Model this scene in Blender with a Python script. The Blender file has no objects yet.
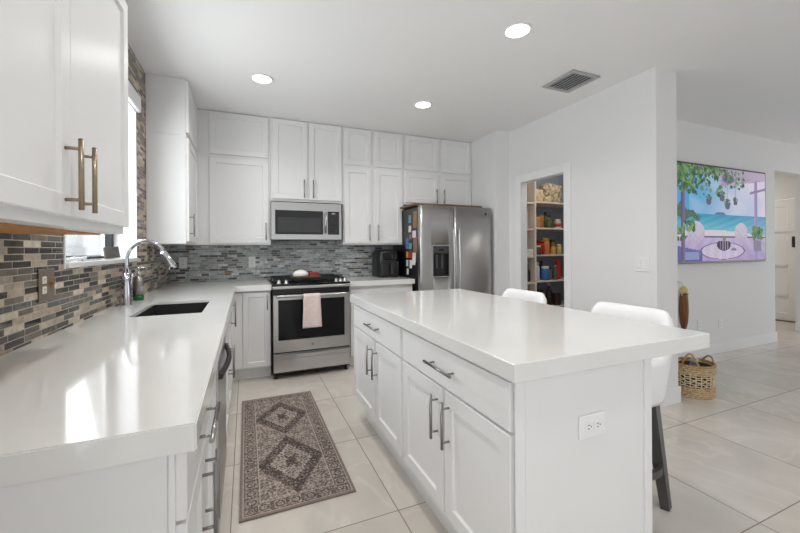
import bpy, bmesh, math, random
from mathutils import Vector, Matrix
random.seed(7)
S = bpy.context.scene
COL = S.collection
PI = math.pi

# ------------------------------------------------------------------ camera, sky, exposure
FPX, YAW, YH, CAMH, ROLL = 367.26, 0.3975, 249.405, 1.2474, 0.0065
cam = bpy.data.cameras.new('camera'); co = bpy.data.objects.new('camera', cam); COL.objects.link(co)
cam.sensor_fit = 'HORIZONTAL'; cam.sensor_width = 36.0; cam.lens = FPX / 800 * 36
cam.shift_y = (YH - 266.5) / 800; cam.clip_start = 0.02; cam.clip_end = 200
fw = Vector((math.sin(YAW), math.cos(YAW), 0)); rt = Vector((math.cos(YAW), -math.sin(YAW), 0)); up = Vector((0, 0, 1))
r2 = rt * math.cos(ROLL) - up * math.sin(ROLL); u2 = up * math.cos(ROLL) + rt * math.sin(ROLL)
m = Matrix((r2, u2, -fw)).transposed().to_4x4(); m.translation = (0, 0, CAMH)
co.matrix_world = m
S.camera = co
w = bpy.data.worlds.new('sky'); S.world = w; w.use_nodes = True
bg = w.node_tree.nodes['Background']; bg.inputs[1].default_value = 1.0
SKY_UP, SKY_DOWN = 1.0, 0.85     # hazy bright sky above, pale ground below the horizon
_n = w.node_tree.nodes; _l = w.node_tree.links
_tc = _n.new('ShaderNodeTexCoord'); _sp = _n.new('ShaderNodeSeparateXYZ'); _rp = _n.new('ShaderNodeValToRGB')
_l.new(_tc.outputs['Generated'], _sp.inputs[0])
_mr = _n.new('ShaderNodeMapRange'); _mr.inputs['From Min'].default_value = -1; _mr.inputs['From Max'].default_value = 1
_l.new(_sp.outputs['Z'], _mr.inputs[0]); _l.new(_mr.outputs[0], _rp.inputs[0])
_rp.color_ramp.elements[0].position = .46; _rp.color_ramp.elements[0].color = (SKY_DOWN * .97, SKY_DOWN, SKY_DOWN * 1.05, 1)
_rp.color_ramp.elements[1].position = .51; _rp.color_ramp.elements[1].color = (SKY_UP * .95, SKY_UP * .98, SKY_UP, 1)
_l.new(_rp.outputs[0], bg.inputs[0])
vs = S.view_settings
vs.view_transform = 'Standard'; vs.look = 'None'; vs.gamma = 1.0; vs.use_curve_mapping = False
vs.exposure = 0.0
try:
    S.cycles.use_denoising = True; S.cycles.max_bounces = 10; S.cycles.diffuse_bounces = 7; S.cycles.sample_clamp_indirect = 6
except Exception: pass
LAMP_W = 5.0          # each recessed ceiling lamp
HALL_W = 13.0
# daylight through the kitchen window (the opening is 1.15 x 1.05 m)
wl = bpy.data.lights.new('window_daylight', 'AREA'); wl.shape = 'RECTANGLE'; wl.size = 1.02; wl.size_y = 1.12; wl.energy = 28; wl.color = (.95, .98, 1)
wo = bpy.data.objects.new('window_daylight', wl); COL.objects.link(wo); wo.location = (-.985, 2.605, 1.725); wo.rotation_euler = (0, -PI / 2 + math.radians(10), 0)
# added fill lights at assumed openings: left wall behind the camera, far right wall
for nm, loc, ry, sz, sy, en in (('added_left_fill', (-.86, -1.6, 1.16), -PI / 2, 2.1, 2.0, 46), ('added_right_fill', (10.16, -.5, 1.3), PI / 2, 2.0, 3.4, 38)):
    dl = bpy.data.lights.new(nm, 'AREA'); dl.shape = 'RECTANGLE'; dl.size = sz; dl.size_y = sy; dl.energy = en; dl.color = (.97, .99, 1)
    do = bpy.data.objects.new(nm, dl); COL.objects.link(do); do.location = loc; do.rotation_euler = (0, ry, 0)

# ------------------------------------------------------------------ materials
def lin(c):
    return tuple((x / 12.92 if x <= .04045 else ((x + .055) / 1.055) ** 2.4) for x in c)
def rgb(r, g, b): return lin((r / 255, g / 255, b / 255)) + (1,)
def mat(name, col, rough=.5, metal=0., coat=0., bump=None, spec=None, var=None, emit=None, aniso=None):
    m = bpy.data.materials.new(name); m.use_nodes = True
    nt = m.node_tree; p = nt.nodes['Principled BSDF']
    p.inputs['Base Color'].default_value = col; p.inputs['Roughness'].default_value = rough
    p.inputs['Metallic'].default_value = metal; p.inputs['Coat Weight'].default_value = coat
    p.inputs['Coat Roughness'].default_value = .05
    if spec is not None: p.inputs['Specular IOR Level'].default_value = spec
    if emit: p.inputs['Emission Color'].default_value = emit[0]; p.inputs['Emission Strength'].default_value = emit[1]
    tc = nt.nodes.new('ShaderNodeTexCoord')
    if var or bump or aniso:
        n = nt.nodes.new('ShaderNodeTexNoise'); mp = nt.nodes.new('ShaderNodeMapping')
        nt.links.new(tc.outputs['Object'], mp.inputs[0]); nt.links.new(mp.outputs[0], n.inputs['Vector'])
        sc = (var or bump or aniso)[0]
        n.inputs['Scale'].default_value = sc if not isinstance(sc, tuple) else 1
        if isinstance(sc, tuple): mp.inputs['Scale'].default_value = sc
        n.inputs['Detail'].default_value = 4
        if var:
            r = nt.nodes.new('ShaderNodeValToRGB'); r.color_ramp.elements[0].position = .35; r.color_ramp.elements[1].position = .65
            k = var[1]
            r.color_ramp.elements[0].color = tuple(c * (1 - k) for c in col[:3]) + (1,)
            r.color_ramp.elements[1].color = tuple(min(1, c * (1 + k)) for c in col[:3]) + (1,)
            nt.links.new(n.outputs['Fac'], r.inputs[0]); nt.links.new(r.outputs[0], p.inputs['Base Color'])
        if bump:
            b = nt.nodes.new('ShaderNodeBump'); b.inputs['Strength'].default_value = bump[1]; b.inputs['Distance'].default_value = .002
            nt.links.new(n.outputs['Fac'], b.inputs['Height']); nt.links.new(b.outputs[0], p.inputs['Normal'])
        if aniso:
            mr = nt.nodes.new('ShaderNodeMapRange'); mr.inputs['To Min'].default_value = rough - aniso[1]; mr.inputs['To Max'].default_value = rough + aniso[1]
            nt.links.new(n.outputs['Fac'], mr.inputs[0]); nt.links.new(mr.outputs[0], p.inputs['Roughness'])
    return m

M = {}
M['wall'] = mat('wall_paint', rgb(226, 226, 227), .65, bump=(220, .04))
M['ceil'] = mat('ceiling_paint', rgb(237, 237, 237), .8, bump=(150, .06))
M['trim'] = mat('trim_paint', rgb(231, 231, 232), .38, var=(3, .01))
M['cab'] = mat('cabinet_paint', rgb(228, 228, 228), .32, var=(2, .01))
M['quartz'] = mat('white_quartz', rgb(222, 222, 220), .1, var=(5, .012), coat=.2)
M['steel'] = mat('brushed_steel', rgb(196, 195, 194), .3, 1., aniso=((1, 1, 40), .015))
M['steel_dark'] = mat('fridge_steel', rgb(186, 185, 184), .34, 1., aniso=((1, 1, 40), .015))
M['dark_metal'] = mat('dark_metal', rgb(70, 70, 72), .35, 1., var=(20, .03))
M['nickel'] = mat('nickel_handle', rgb(150, 148, 146), .3, 1., var=(40, .04))
M['bronze'] = mat('nickel_warm_light', rgb(158, 143, 124), .32, 1., var=(40, .04))  # nickel like the other pulls, warm cast of the light put into its colour
M['chrome'] = mat('chrome', rgb(205, 206, 210), .07, 1., var=(10, .02))
M['black'] = mat('black_plastic', rgb(24, 24, 26), .3, var=(8, .1))
M['blackglass'] = mat('black_glass', rgb(14, 14, 16), .05, var=(2, .1))
M['ovenglass'] = mat('oven_glass', rgb(22, 22, 25), .06, var=(4, .15), spec=.25)
M['mwglass'] = mat('microwave_mesh_window', rgb(52, 52, 54), .25, var=(3, .1))
M['iron'] = mat('cast_iron', rgb(26, 26, 27), .55, bump=(80, .2))
M['sink'] = mat('black_composite', rgb(34, 33, 33), .45, var=(200, .2))
M['frame_dark'] = mat('dark_window_frame', rgb(40, 40, 42), .8, var=(5, .05))  # dark colour of the window frame
M['plate_white'] = mat('white_plastic', rgb(232, 232, 232), .35, var=(5, .01))
M['bronze_plate'] = mat('bronze_plate', rgb(126, 113, 101), .4, .4, var=(30, .08))
M['ivory'] = mat('ivory_plastic', rgb(228, 222, 208), .35, var=(5, .02))
M['slot'] = mat('slot_black', rgb(20, 20, 20), .6, var=(5, .05))
M['leather'] = mat('white_leather', rgb(236, 236, 237), .42, bump=(90, .12))
M['legmetal'] = mat('gunmetal_wood', rgb(74, 72, 70), .45, var=((30, 30, 3), .15))
M['wood'] = mat('warm_wood', rgb(176, 118, 58), .5, var=((3, 22, 22), .2))
M['board'] = mat('brown_wood_board', rgb(104, 84, 62), .55, var=((4, 40, 40), .2))
M['wicker'] = mat('wicker', rgb(198, 172, 134), .7, var=(60, .28), bump=(150, .3))
M['wicker_dark'] = mat('wicker_dark', rgb(168, 134, 94), .7, var=(60, .28))
M['towel'] = mat('towel_cloth', rgb(218, 200, 196), .95, var=(45, .06), bump=(300, .6))
M['lamp'] = mat('lamp_lens', (1, 1, 1, 1), .5, emit=((1, .98, .95, 1), 6.0), var=(5, .01))
M['greensoap'] = mat('green_soap', rgb(18, 92, 44), .2, var=(6, .1))
M['cream'] = mat('pantry_paint', rgb(226, 214, 202), .6, var=(4, .02))
M['pantry_shade'] = mat('pantry_wall_shaded', rgb(140, 146, 156), .7, var=(4, .02))  # blue-grey shadow inside the pantry put into the wall colour
M['fence'] = mat('fence_charcoal', rgb(60, 62, 68), .7, var=((1, 30, 1), .2))
M['slate'] = mat('slate_grey', rgb(84, 82, 80), .5, var=(30, .1))
M['outer'] = mat('outside_render', rgb(235, 240, 248), .8, var=(3, .02))
_pal = {}
def flat(r, g, b, rough=.5, metal=0.):
    k = (r, g, b, rough, metal)
    if k not in _pal: _pal[k] = mat('paint_%d_%d_%d' % (r, g, b), rgb(r, g, b), rough, metal, var=(25, .08))
    return _pal[k]

def glass_mat():
    m = bpy.data.materials.new('clear_glass'); m.use_nodes = True; nt = m.node_tree
    for n in list(nt.nodes): nt.nodes.remove(n)
    o = nt.nodes.new('ShaderNodeOutputMaterial'); mx = nt.nodes.new('ShaderNodeMixShader')
    t = nt.nodes.new('ShaderNodeBsdfTransparent'); g = nt.nodes.new('ShaderNodeBsdfGlossy'); g.inputs['Roughness'].default_value = .02
    lw = nt.nodes.new('ShaderNodeLayerWeight'); pw = nt.nodes.new('ShaderNodeMath'); pw.operation = 'POWER'; pw.inputs[1].default_value = 5.0
    f = nt.nodes.new('ShaderNodeMath'); f.operation = 'MULTIPLY_ADD'; f.inputs[1].default_value = .9; f.inputs[2].default_value = .03
    nt.links.new(lw.outputs['Facing'], pw.inputs[0]); nt.links.new(pw.outputs[0], f.inputs[0])
    t.inputs[0].default_value = (.97, .98, .98, 1)
    nt.links.new(f.outputs[0], mx.inputs[0]); nt.links.new(t.outputs[0], mx.inputs[1]); nt.links.new(g.outputs[0], mx.inputs[2]); nt.links.new(mx.outputs[0], o.inputs[0])
    return m
M['glass'] = glass_mat()

def mosaic(name, axis, palette, mortar, rowh=.0243, bw=.105, tint=None):
    m = bpy.data.materials.new(name); m.use_nodes = True; nt = m.node_tree; p = nt.nodes['Principled BSDF']
    tc = nt.nodes.new('ShaderNodeTexCoord'); sp = nt.nodes.new('ShaderNodeSeparateXYZ'); cb = nt.nodes.new('ShaderNodeCombineXYZ')
    L = nt.links.new
    L(tc.outputs['Object'], sp.inputs[0]); L(sp.outputs['Y' if axis == 'x' else 'X'], cb.inputs[0]); L(sp.outputs['Z'], cb.inputs[1])
    b = nt.nodes.new('ShaderNodeTexBrick'); L(cb.outputs[0], b.inputs['Vector'])
    b.inputs['Scale'].default_value = 1; b.inputs['Brick Width'].default_value = bw; b.inputs['Row Height'].default_value = rowh
    b.inputs['Mortar Size'].default_value = .0016; b.inputs['Mortar Smooth'].default_value = .1; b.inputs['Bias'].default_value = 0
    b.inputs['Color1'].default_value = (0, 0, 0, 1); b.inputs['Color2'].default_value = (1, 1, 1, 1); b.inputs['Mortar'].default_value = (.5, .5, .5, 1)
    b.offset = .41; b.offset_frequency = 2; b.squash = .86 if axis == 'x' else .8; b.squash_frequency = 3
    r = nt.nodes.new('ShaderNodeValToRGB'); r.color_ramp.interpolation = 'CONSTANT'
    els = r.color_ramp.elements
    els[0].position = 0; els[0].color = palette[0][1]
    els[1].position = palette[1][0]; els[1].color = palette[1][1]
    for pos, c in palette[2:]:
        e = els.new(pos); e.color = c
    L(b.outputs['Color'], r.inputs[0])
    n = nt.nodes.new('ShaderNodeTexNoise'); n.inputs['Scale'].default_value = 38; n.inputs['Detail'].default_value = 5
    L(tc.outputs['Object'], n.inputs['Vector'])
    mr = nt.nodes.new('ShaderNodeMapRange'); mr.inputs['From Min'].default_value = .3; mr.inputs['From Max'].default_value = .7
    mr.inputs['To Min'].default_value = .72; mr.inputs['To Max'].default_value = 1.22; L(n.outputs['Fac'], mr.inputs[0])
    vm = nt.nodes.new('ShaderNodeVectorMath'); vm.operation = 'SCALE'; L(r.outputs[0], vm.inputs[0]); L(mr.outputs[0], vm.inputs['Scale'])
    mx = nt.nodes.new('ShaderNodeMix'); mx.data_type = 'RGBA'
    L(b.outputs['Fac'], mx.inputs['Factor']); L(vm.outputs[0], mx.inputs[6]); mx.inputs[7].default_value = mortar
    L(mx.outputs[2], p.inputs['Base Color'])
    # dark glass strips are glossy, stone strips matte
    rr = nt.nodes.new('ShaderNodeMapRange'); rr.inputs['From Min'].default_value = .42; rr.inputs['From Max'].default_value = .5
    rr.inputs['To Min'].default_value = .12; rr.inputs['To Max'].default_value = .42 if axis == 'x' else .2
    L(b.outputs['Color'], rr.inputs[0]); 
    ad = nt.nodes.new('ShaderNodeMath'); ad.operation = 'MAXIMUM'; ml = nt.nodes.new('ShaderNodeMath'); ml.operation = 'MULTIPLY'; ml.inputs[1].default_value = .7
    L(b.outputs['Fac'], ml.inputs[0]); L(rr.outputs[0], ad.inputs[0]); L(ml.outputs[0], ad.inputs[1]); L(ad.outputs[0], p.inputs['Roughness'])
    bu = nt.nodes.new('ShaderNodeBump'); bu.invert = True; bu.inputs['Strength'].default_value = .5; bu.inputs['Distance'].default_value = .002
    L(b.outputs['Fac'], bu.inputs['Height']); L(bu.outputs[0], p.inputs['Normal'])
    return m
M['mosaic_left'] = mosaic('mosaic_stone', 'x', [(0, rgb(62, 58, 53)), (.2, rgb(76, 72, 66)), (.36, rgb(90, 85, 78)), (.5, rgb(108, 101, 92)), (.61, rgb(164, 149, 131)), (.72, rgb(182, 168, 150)), (.82, rgb(168, 150, 131)), (.92, rgb(196, 184, 168))], rgb(178, 169, 157), bw=.118)
M['mosaic_back'] = mosaic('mosaic_reflection_tint', 'y', [(0, rgb(92, 90, 88)), (.16, rgb(142, 144, 143)), (.36, rgb(170, 174, 174)), (.56, rgb(186, 192, 195)), (.74, rgb(158, 160, 158)), (.88, rgb(206, 210, 210)), (.955, rgb(128, 108, 92))], rgb(196, 198, 196), rowh=.025, bw=.092)  # same tile as the left wall, grey-blue reflections put into the palette

def floor_mat():
    m = bpy.data.materials.new('porcelain_floor_tile'); m.use_nodes = True; nt = m.node_tree; p = nt.nodes['Principled BSDF']; L = nt.links.new
    tc = nt.nodes.new('ShaderNodeTexCoord'); mp = nt.nodes.new('ShaderNodeMapping'); mp.inputs['Location'].default_value = (-.665 + .735 * 8, -.905 + .72 * 8, 0)
    L(tc.outputs['Object'], mp.inputs[0])
    b = nt.nodes.new('ShaderNodeTexBrick'); b.offset = 0; b.squash = 1; L(mp.outputs[0], b.inputs['Vector'])
    b.inputs['Scale'].default_value = 1; b.inputs['Brick Width'].default_value = .735; b.inputs['Row Height'].default_value = .72
    b.inputs['Mortar Size'].default_value = .0026; b.inputs['Mortar Smooth'].default_value = .1
    b.inputs['Color1'].default_value = (.0, .0, .0, 1); b.inputs['Color2'].default_value = (1, 1, 1, 1)
    n = nt.nodes.new('ShaderNodeTexNoise'); n.inputs['Scale'].default_value = 1.6; n.inputs['Detail'].default_value = 6; n.inputs['Distortion'].default_value = 1.2
    ofs = nt.nodes.new('ShaderNodeVectorMath'); ofs.operation = 'MULTIPLY_ADD'; ofs.inputs[1].default_value = (7, 7, 7)
    L(b.outputs['Color'], ofs.inputs[0]); L(tc.outputs['Object'], ofs.inputs[2]); L(ofs.outputs[0], n.inputs['Vector'])
    r = nt.nodes.new('ShaderNodeValToRGB'); e = r.color_ramp.elements
    e[0].position = .3; e[0].color = rgb(197, 190, 181); e[1].position = .7; e[1].color = rgb(214, 208, 200)
    L(n.outputs['Fac'], r.inputs[0])
    v = nt.nodes.new('ShaderNodeTexNoise'); v.inputs['Scale'].default_value = 1.1; v.inputs['Detail'].default_value = 3; v.inputs['Distortion'].default_value = 2.0
    L(ofs.outputs[0], v.inputs['Vector'])
    vr = nt.nodes.new('ShaderNodeValToRGB'); ve = vr.color_ramp.elements
    ve[0].position = .47; ve[0].color = (0, 0, 0, 1); ve[1].position = .53; ve[1].color = (0, 0, 0, 1); x = ve.new(.5); x.color = (.35, .35, .35, 1)
    L(v.outputs['Fac'], vr.inputs[0])
    m2 = nt.nodes.new('ShaderNodeMix'); m2.data_type = 'RGBA'; L(vr.outputs[0], m2.inputs['Factor']); L(r.outputs[0], m2.inputs[6]); m2.inputs[7].default_value = rgb(226, 221, 214)
    mx = nt.nodes.new('ShaderNodeMix'); mx.data_type = 'RGBA'; L(b.outputs['Fac'], mx.inputs['Factor']); L(m2.outputs[2], mx.inputs[6]); mx.inputs[7].default_value = rgb(140, 131, 121)
    L(mx.outputs[2], p.inputs['Base Color']); p.inputs['Roughness'].default_value = .22
    return m
M['floor'] = floor_mat()

def attr_mat(name, rough, emit=0., coat=0.):
    m = bpy.data.materials.new(name); m.use_nodes = True; nt = m.node_tree; p = nt.nodes['Principled BSDF']
    a = nt.nodes.new('ShaderNodeVertexColor'); a.layer_name = 'picture'
    nt.links.new(a.outputs[0], p.inputs['Base Color']); p.inputs['Roughness'].default_value = rough
    if emit:
        p.inputs['Specular IOR Level'].default_value = .12
        p.inputs['Base Color'].default_value = (.01, .01, .01, 1); nt.links.remove(p.inputs['Base Color'].links[0])
        nt.links.new(a.outputs[0], p.inputs['Emission Color']); p.inputs['Emission Strength'].default_value = emit
    return m

# ------------------------------------------------------------------ geometry helpers (all in world coordinates)
class G:
    def __init__(s): s.bm = bmesh.new()
    def box(s, x0, x1, y0, y1, z0, z1, bev=0., seg=1):
        b = bmesh.new()
        r = bmesh.ops.create_cube(b, size=1)
        for v in r['verts']:
            v.co = ((x0 + x1) / 2 + v.co.x * (x1 - x0), (y0 + y1) / 2 + v.co.y * (y1 - y0), (z0 + z1) / 2 + v.co.z * (z1 - z0))
        if bev: bmesh.ops.bevel(b, geom=b.edges[:], offset=bev, segments=seg, affect='EDGES', profile=.5)
        s.merge(b); return s
    def merge(s, b, mx=None):
        me = bpy.data.meshes.new('tmp'); 
        if mx: bmesh.ops.transform(b, matrix=mx, verts=b.verts)
        b.to_mesh(me); s.bm.from_mesh(me); bpy.data.meshes.remove(me); b.free(); return s
    def tube(s, pts, r, seg=10, closed=False, caps=True):
        pts = [Vector(p) for p in pts]; n = len(pts)
        rs = r if isinstance(r, (list, tuple)) else [r] * n
        b = bmesh.new(); rings = []; prev = None
        for i, p in enumerate(pts):
            if closed: t = (pts[(i + 1) % n] - pts[i - 1])
            else: t = pts[min(i + 1, n - 1)] - pts[max(i - 1, 0)]
            t.normalize()
            if prev is None:
                a = Vector((0, 0, 1)) if abs(t.z) < .9 else Vector((1, 0, 0))
                u = t.cross(a).normalized()
            else:
                u = (prev - t * prev.dot(t)).normalized()
            prev = u; v = t.cross(u)
            rings.append([b.verts.new(p + (u * math.cos(2 * PI * k / seg) + v * math.sin(2 * PI * k / seg)) * rs[i]) for k in range(seg)])
        for i in range(n if closed else n - 1):
            A, B = rings[i], rings[(i + 1) % n]
            for k in range(seg): 
                f = b.faces.new((A[k], A[(k + 1) % seg], B[(k + 1) % seg], B[k])); f.smooth = True
        if caps and not closed:
            b.faces.new(rings[0][::-1]); b.faces.new(rings[-1])
        return s.merge(b)
    def lathe(s, prof, cx, cy, seg=24, sx=1., sy=1.):
        b = bmesh.new(); rings = []
        for r, z in prof:
            if r < 1e-6: rings.append([b.verts.new((cx, cy, z))])
            else: rings.append([b.verts.new((cx + r * sx * math.cos(2 * PI * k / seg), cy + r * sy * math.sin(2 * PI * k / seg), z)) for k in range(seg)])
        for A, B in zip(rings, rings[1:]):
            for k in range(seg):
                k2 = (k + 1) % seg
                if len(A) == 1 and len(B) == 1: continue
                if len(A) == 1: f = b.faces.new((A[0], B[k2], B[k]))
                elif len(B) == 1: f = b.faces.new((A[k], A[k2], B[0]))
                else: f = b.faces.new((A[k], A[k2], B[k2], B[k]))
                f.smooth = True
        if len(rings[0]) > 1: b.faces.new(rings[0][::-1])
        if len(rings[-1]) > 1: b.faces.new(rings[-1])
        bmesh.ops.recalc_face_normals(b, faces=b.faces)
        return s.merge(b)
    def prism(s, poly, z0, z1, bev=0.):      # poly in xy
        b = bmesh.new(); vs_ = [b.verts.new((x, y, z0)) for x, y in poly]; f = b.faces.new(vs_)
        r = bmesh.ops.extrude_face_region(b, geom=[f])
        for v in r['geom']:
            if isinstance(v, bmesh.types.BMVert): v.co.z = z1
        bmesh.ops.recalc_face_normals(b, faces=b.faces)
        if bev: bmesh.ops.bevel(b, geom=b.edges[:], offset=bev, segments=2, affect='EDGES')
        return s.merge(b)
    def cells(s, xs, ys, mask, z0, z1, bev=0., dissolve=True):
        b = bmesh.new(); V = {}
        def gv(i, j, k):
            if (i, j, k) not in V: V[i, j, k] = b.verts.new((xs[i], ys[j], (z0, z1)[k]))
            return V[i, j, k]
        nx, ny = len(xs) - 1, len(ys) - 1
        on = lambda i, j: 0 <= i < nx and 0 <= j < ny and mask(i, j)
        for i in range(nx):
            for j in range(ny):
                if not on(i, j): continue
                b.faces.new([gv(i, j, 1), gv(i + 1, j, 1), gv(i + 1, j + 1, 1), gv(i, j + 1, 1)])
                b.faces.new([gv(i, j, 0), gv(i, j + 1, 0), gv(i + 1, j + 1, 0), gv(i + 1, j, 0)])
                for (di, dj, a, c) in ((-1, 0, (i, j + 1), (i, j)), (1, 0, (i + 1, j), (i + 1, j + 1)), (0, -1, (i, j), (i + 1, j)), (0, 1, (i + 1, j + 1), (i, j + 1))):
                    if not on(i + di, j + dj): b.faces.new([gv(*a, 0), gv(*c, 0), gv(*c, 1), gv(*a, 1)])
        bmesh.ops.recalc_face_normals(b, faces=b.faces)
        if dissolve: bmesh.ops.dissolve_limit(b, angle_limit=.01, verts=b.verts, edges=b.edges)
        if bev: bmesh.ops.bevel(b, geom=[e for e in b.edges if len(e.link_faces) == 2 and e.calc_face_angle(0) > .5], offset=bev, segments=2, affect='EDGES')
        return s.merge(b)
    def xf(s, mx): bmesh.ops.transform(s.bm, matrix=mx, verts=s.bm.verts); return s
    def smooth(s):
        for f in s.bm.faces: f.smooth = True
        return s
    def build(s, name, material, parent=None):
        root = parent
        while root is not None and root.parent is not None: root = root.parent
        if root is not None: bmesh.ops.translate(s.bm, verts=s.bm.verts, vec=-Vector(root.location))
        me = bpy.data.meshes.new(name); s.bm.to_mesh(me); s.bm.free()
        me.materials.append(material)
        o = bpy.data.objects.new(name, me); COL.objects.link(o)
        if parent is not None: o.parent = parent
        return o

def tag(o, label, cat, group=None, kind=None):
    o['label'] = label; o['category'] = cat
    if group: o['group'] = group
    if kind: o['kind'] = kind
    return o
def thing(name, label, cat, loc=(0, 0, 0), group=None):
    o = bpy.data.objects.new(name, None); COL.objects.link(o); o.location = loc; o.empty_display_size = .1
    return tag(o, label, cat, group)
def struct(name, g, m, parent=None):
    o = g.build(name, m, parent)
    if parent is None: o['kind'] = 'structure'
    return o
def copy_tree(o, parent=None):
    c = o.copy(); COL.objects.link(c)
    if parent is not None: c.parent = parent
    for ch in list(o.children): copy_tree(ch, c)
    return c
def auto(o):
    for p in o.data.polygons: p.use_smooth = True
    return o

# panel fronts: u along the run, v = z, w = outwards
def mapper(face, plane):
    if face == '-y': return lambda u, v, w_: (u, plane - w_, v)
    if face == '+x': return lambda u, v, w_: (plane + w_, u, v)
    if face == '-x': return lambda u, v, w_: (plane - w_, u, v)
def shaker(face, plane, u0, u1, v0, v1, th=.02, st=.055, dp=.010, sl=.006, slab=False):
    """shaker front whose back lies on plane; a slab=True front is a plain drawer board"""
    f = mapper(face, plane); b = bmesh.new(); ch = .002
    def ring(i, w_): return [b.verts.new(f(u, v, w_)) for u, v in ((u0 + i, v0 + i), (u1 - i, v0 + i), (u1 - i, v1 - i), (u0 + i, v1 - i))]
    rs = [ring(0, 0), ring(0, th - ch), ring(ch, th)]
    if not slab: rs += [ring(st, th), ring(st + .002, th - .003), ring(st + sl, th - dp)]
    for A, B in zip(rs, rs[1:]):
        for k in range(4): b.faces.new((A[k], A[(k + 1) % 4], B[(k + 1) % 4], B[k]))
    b.faces.new(rs[0][::-1]); b.faces.new(rs[-1])
    bmesh.ops.recalc_face_normals(b, faces=b.faces)
    g = G(); g.merge(b); return g
def pull(face, plane, u, v, length, vertical=True, off=.032, r=.006):
    """bar pull on two posts, plane = door face"""
    f = mapper(face, plane); g = G(); h = length / 2
    a, c = ((u, v - h), (u, v + h)) if vertical else ((u - h, v), (u + h, v))
    g.tube([f(*a, off), f(*c, off)], r, 12)
    k = .72
    for sgn in (-1, 1):
        q = (u, v + sgn * h * k) if vertical else (u + sgn * h * k, v)
        g.tube([f(*q, 0), f(*q, off)], r * .72, 8)
    return g

# ------------------------------------------------------------------ room shell
ZC = 2.66
XL, YB, XP = -.728, 4.46, 2.955
WY0, WY1, WZ0, WZ1 = 2.03, 3.18, 1.172, 2.26       # kitchen window hole
struct('floor', G().box(-.95, 10.2, -3.2, 5.6, -.06, 0), M['floor'])
struct('ceiling', G().box(-.95, 10.2, -3.2, 5.6, ZC, ZC + .08), M['ceil'])
g = G(); y0, y1 = -3.2, YB + .12
g.box(XL - .2, XL, y0, -2.65, 0, ZC); g.box(XL - .2, XL, -2.65, -.55, 2.22, ZC); g.box(XL - .2, XL, -.55, WY0, 0, ZC); g.box(XL - .2, XL, WY1, y1, 0, ZC); g.box(XL - .2, XL, WY0, WY1, 0, WZ0); g.box(XL - .2, XL, WY0, WY1, WZ1, ZC)
struct('wall_left', g, M['mosaic_left'])
struct('wall_back', G().box(XL, 2.765, YB, YB + .12, 0, ZC), M['mosaic_back'])
# alcove return beside the fridge + pantry front wall with its doorway + pillar
PO0, PO1, PZ = 2.76, 3.385, 2.01
g = G(); g.box(2.765, 3.07, 3.6, YB + .12, 0, ZC); g.box(XP, 3.035, PO1, 3.6, 0, ZC); g.box(XP, 3.035, PO0, PO1, PZ, ZC)
g.box(XP, 3.035, 2.55, PO0, 0, ZC); g.box(XP, 3.21, 1.865, 2.55, 0, ZC)
struct('wall_pantry', g, M['wall'])
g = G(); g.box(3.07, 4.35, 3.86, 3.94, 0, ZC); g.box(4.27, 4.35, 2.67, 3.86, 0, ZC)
struct('wall_pantry_inside', g, M['pantry_shade'])
# television wall with the hall opening at its right end, lintel above
g = G(); g.box(3.035, 6.43, 2.55, 2.67, 0, ZC); g.box(6.43, 7.475, 2.55, 2.67, 2.255, ZC); g.box(7.475, 10.2, 2.62, 2.74, 0, ZC); g.box(7.475, 10.2, 2.55, 2.62, 2.255, ZC)
struct('wall_television', g, M['wall'])
g = G(); g.box(6.31, 6.43, 2.67, 5.6, 0, ZC); g.box(8.35, 8.47, 2.74, 3.02, 0, ZC); g.box(8.35, 8.47, 4.0, 5.6, 0, ZC); g.box(8.35, 8.47, 3.02, 4.0, 2.06, ZC); g.box(6.43, 8.35, 5.5, 5.6, 0, ZC)
struct('wall_hall', g, M['wall'])
g = G(); g.box(10.1, 10.2, -3.2, -2.25, 0, ZC); g.box(10.1, 10.2, 1.25, 2.62, 0, ZC); g.box(10.1, 10.2, -2.25, 1.25, 0, .28); g.box(10.1, 10.2, -2.25, 1.25, 2.32, ZC)
struct('wall_right', g, M['wall'])
# frames of unseen openings added in the left and right walls for light
g = G()
for y in (-2.62, -1.6, -.58): g.box(XL - .12, XL - .07, y - .03, y + .03, .001, 2.219)
g.box(XL - .12, XL - .07, -2.59, -.61, 2.16, 2.219)
struct('added_left_frame', g, M['trim'])
g = G()
for y in (-2.22, -.5, 1.22): g.box(10.11, 10.15, y - .03, y + .03, .281, 2.319)
struct('added_right_frame', g, M['trim'])
# rear wall: two wide unseen openings added behind the camera to let sky light in
g = G(); g.box(-.93, -.6, -3.2, -3.08, 0, ZC); g.box(3.2, 6.2, -3.2, -3.08, 0, ZC); g.box(9.6, 10.1, -3.2, -3.08, 0, ZC); g.box(-.6, 9.6, -3.2, -3.08, 2.45, ZC)
g.box(4.35, 4.35 + .001, -3.15, -3.14, 0, .01)
struct('wall_rear', g, M['wall'])
# baseboards
BBH = .13
struct('baseboard_television', G().box(3.21, 6.445, 2.535, 2.55, 0, BBH, .003), M['trim'])
g = G(); g.box(XP - .014, 3.224, 1.851, 1.865, 0, BBH, .003); g.box(3.21, 3.224, 1.865, 2.535, 0, BBH, .003); g.box(XP - .014, XP, 1.865, PO0 - .1, 0, BBH, .003)
struct('baseboard_pillar', g, M['trim'])
g = G(); g.box(6.43, 6.445, 2.56, 5.5, 0, BBH, .003); g.box(7.46, 10.1, 2.605, 2.62, 0, BBH, .003); g.box(7.46, 7.475, 2.62, 2.74, 0, BBH, .003)
struct('baseboard_hall', g, M['trim'])
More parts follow.
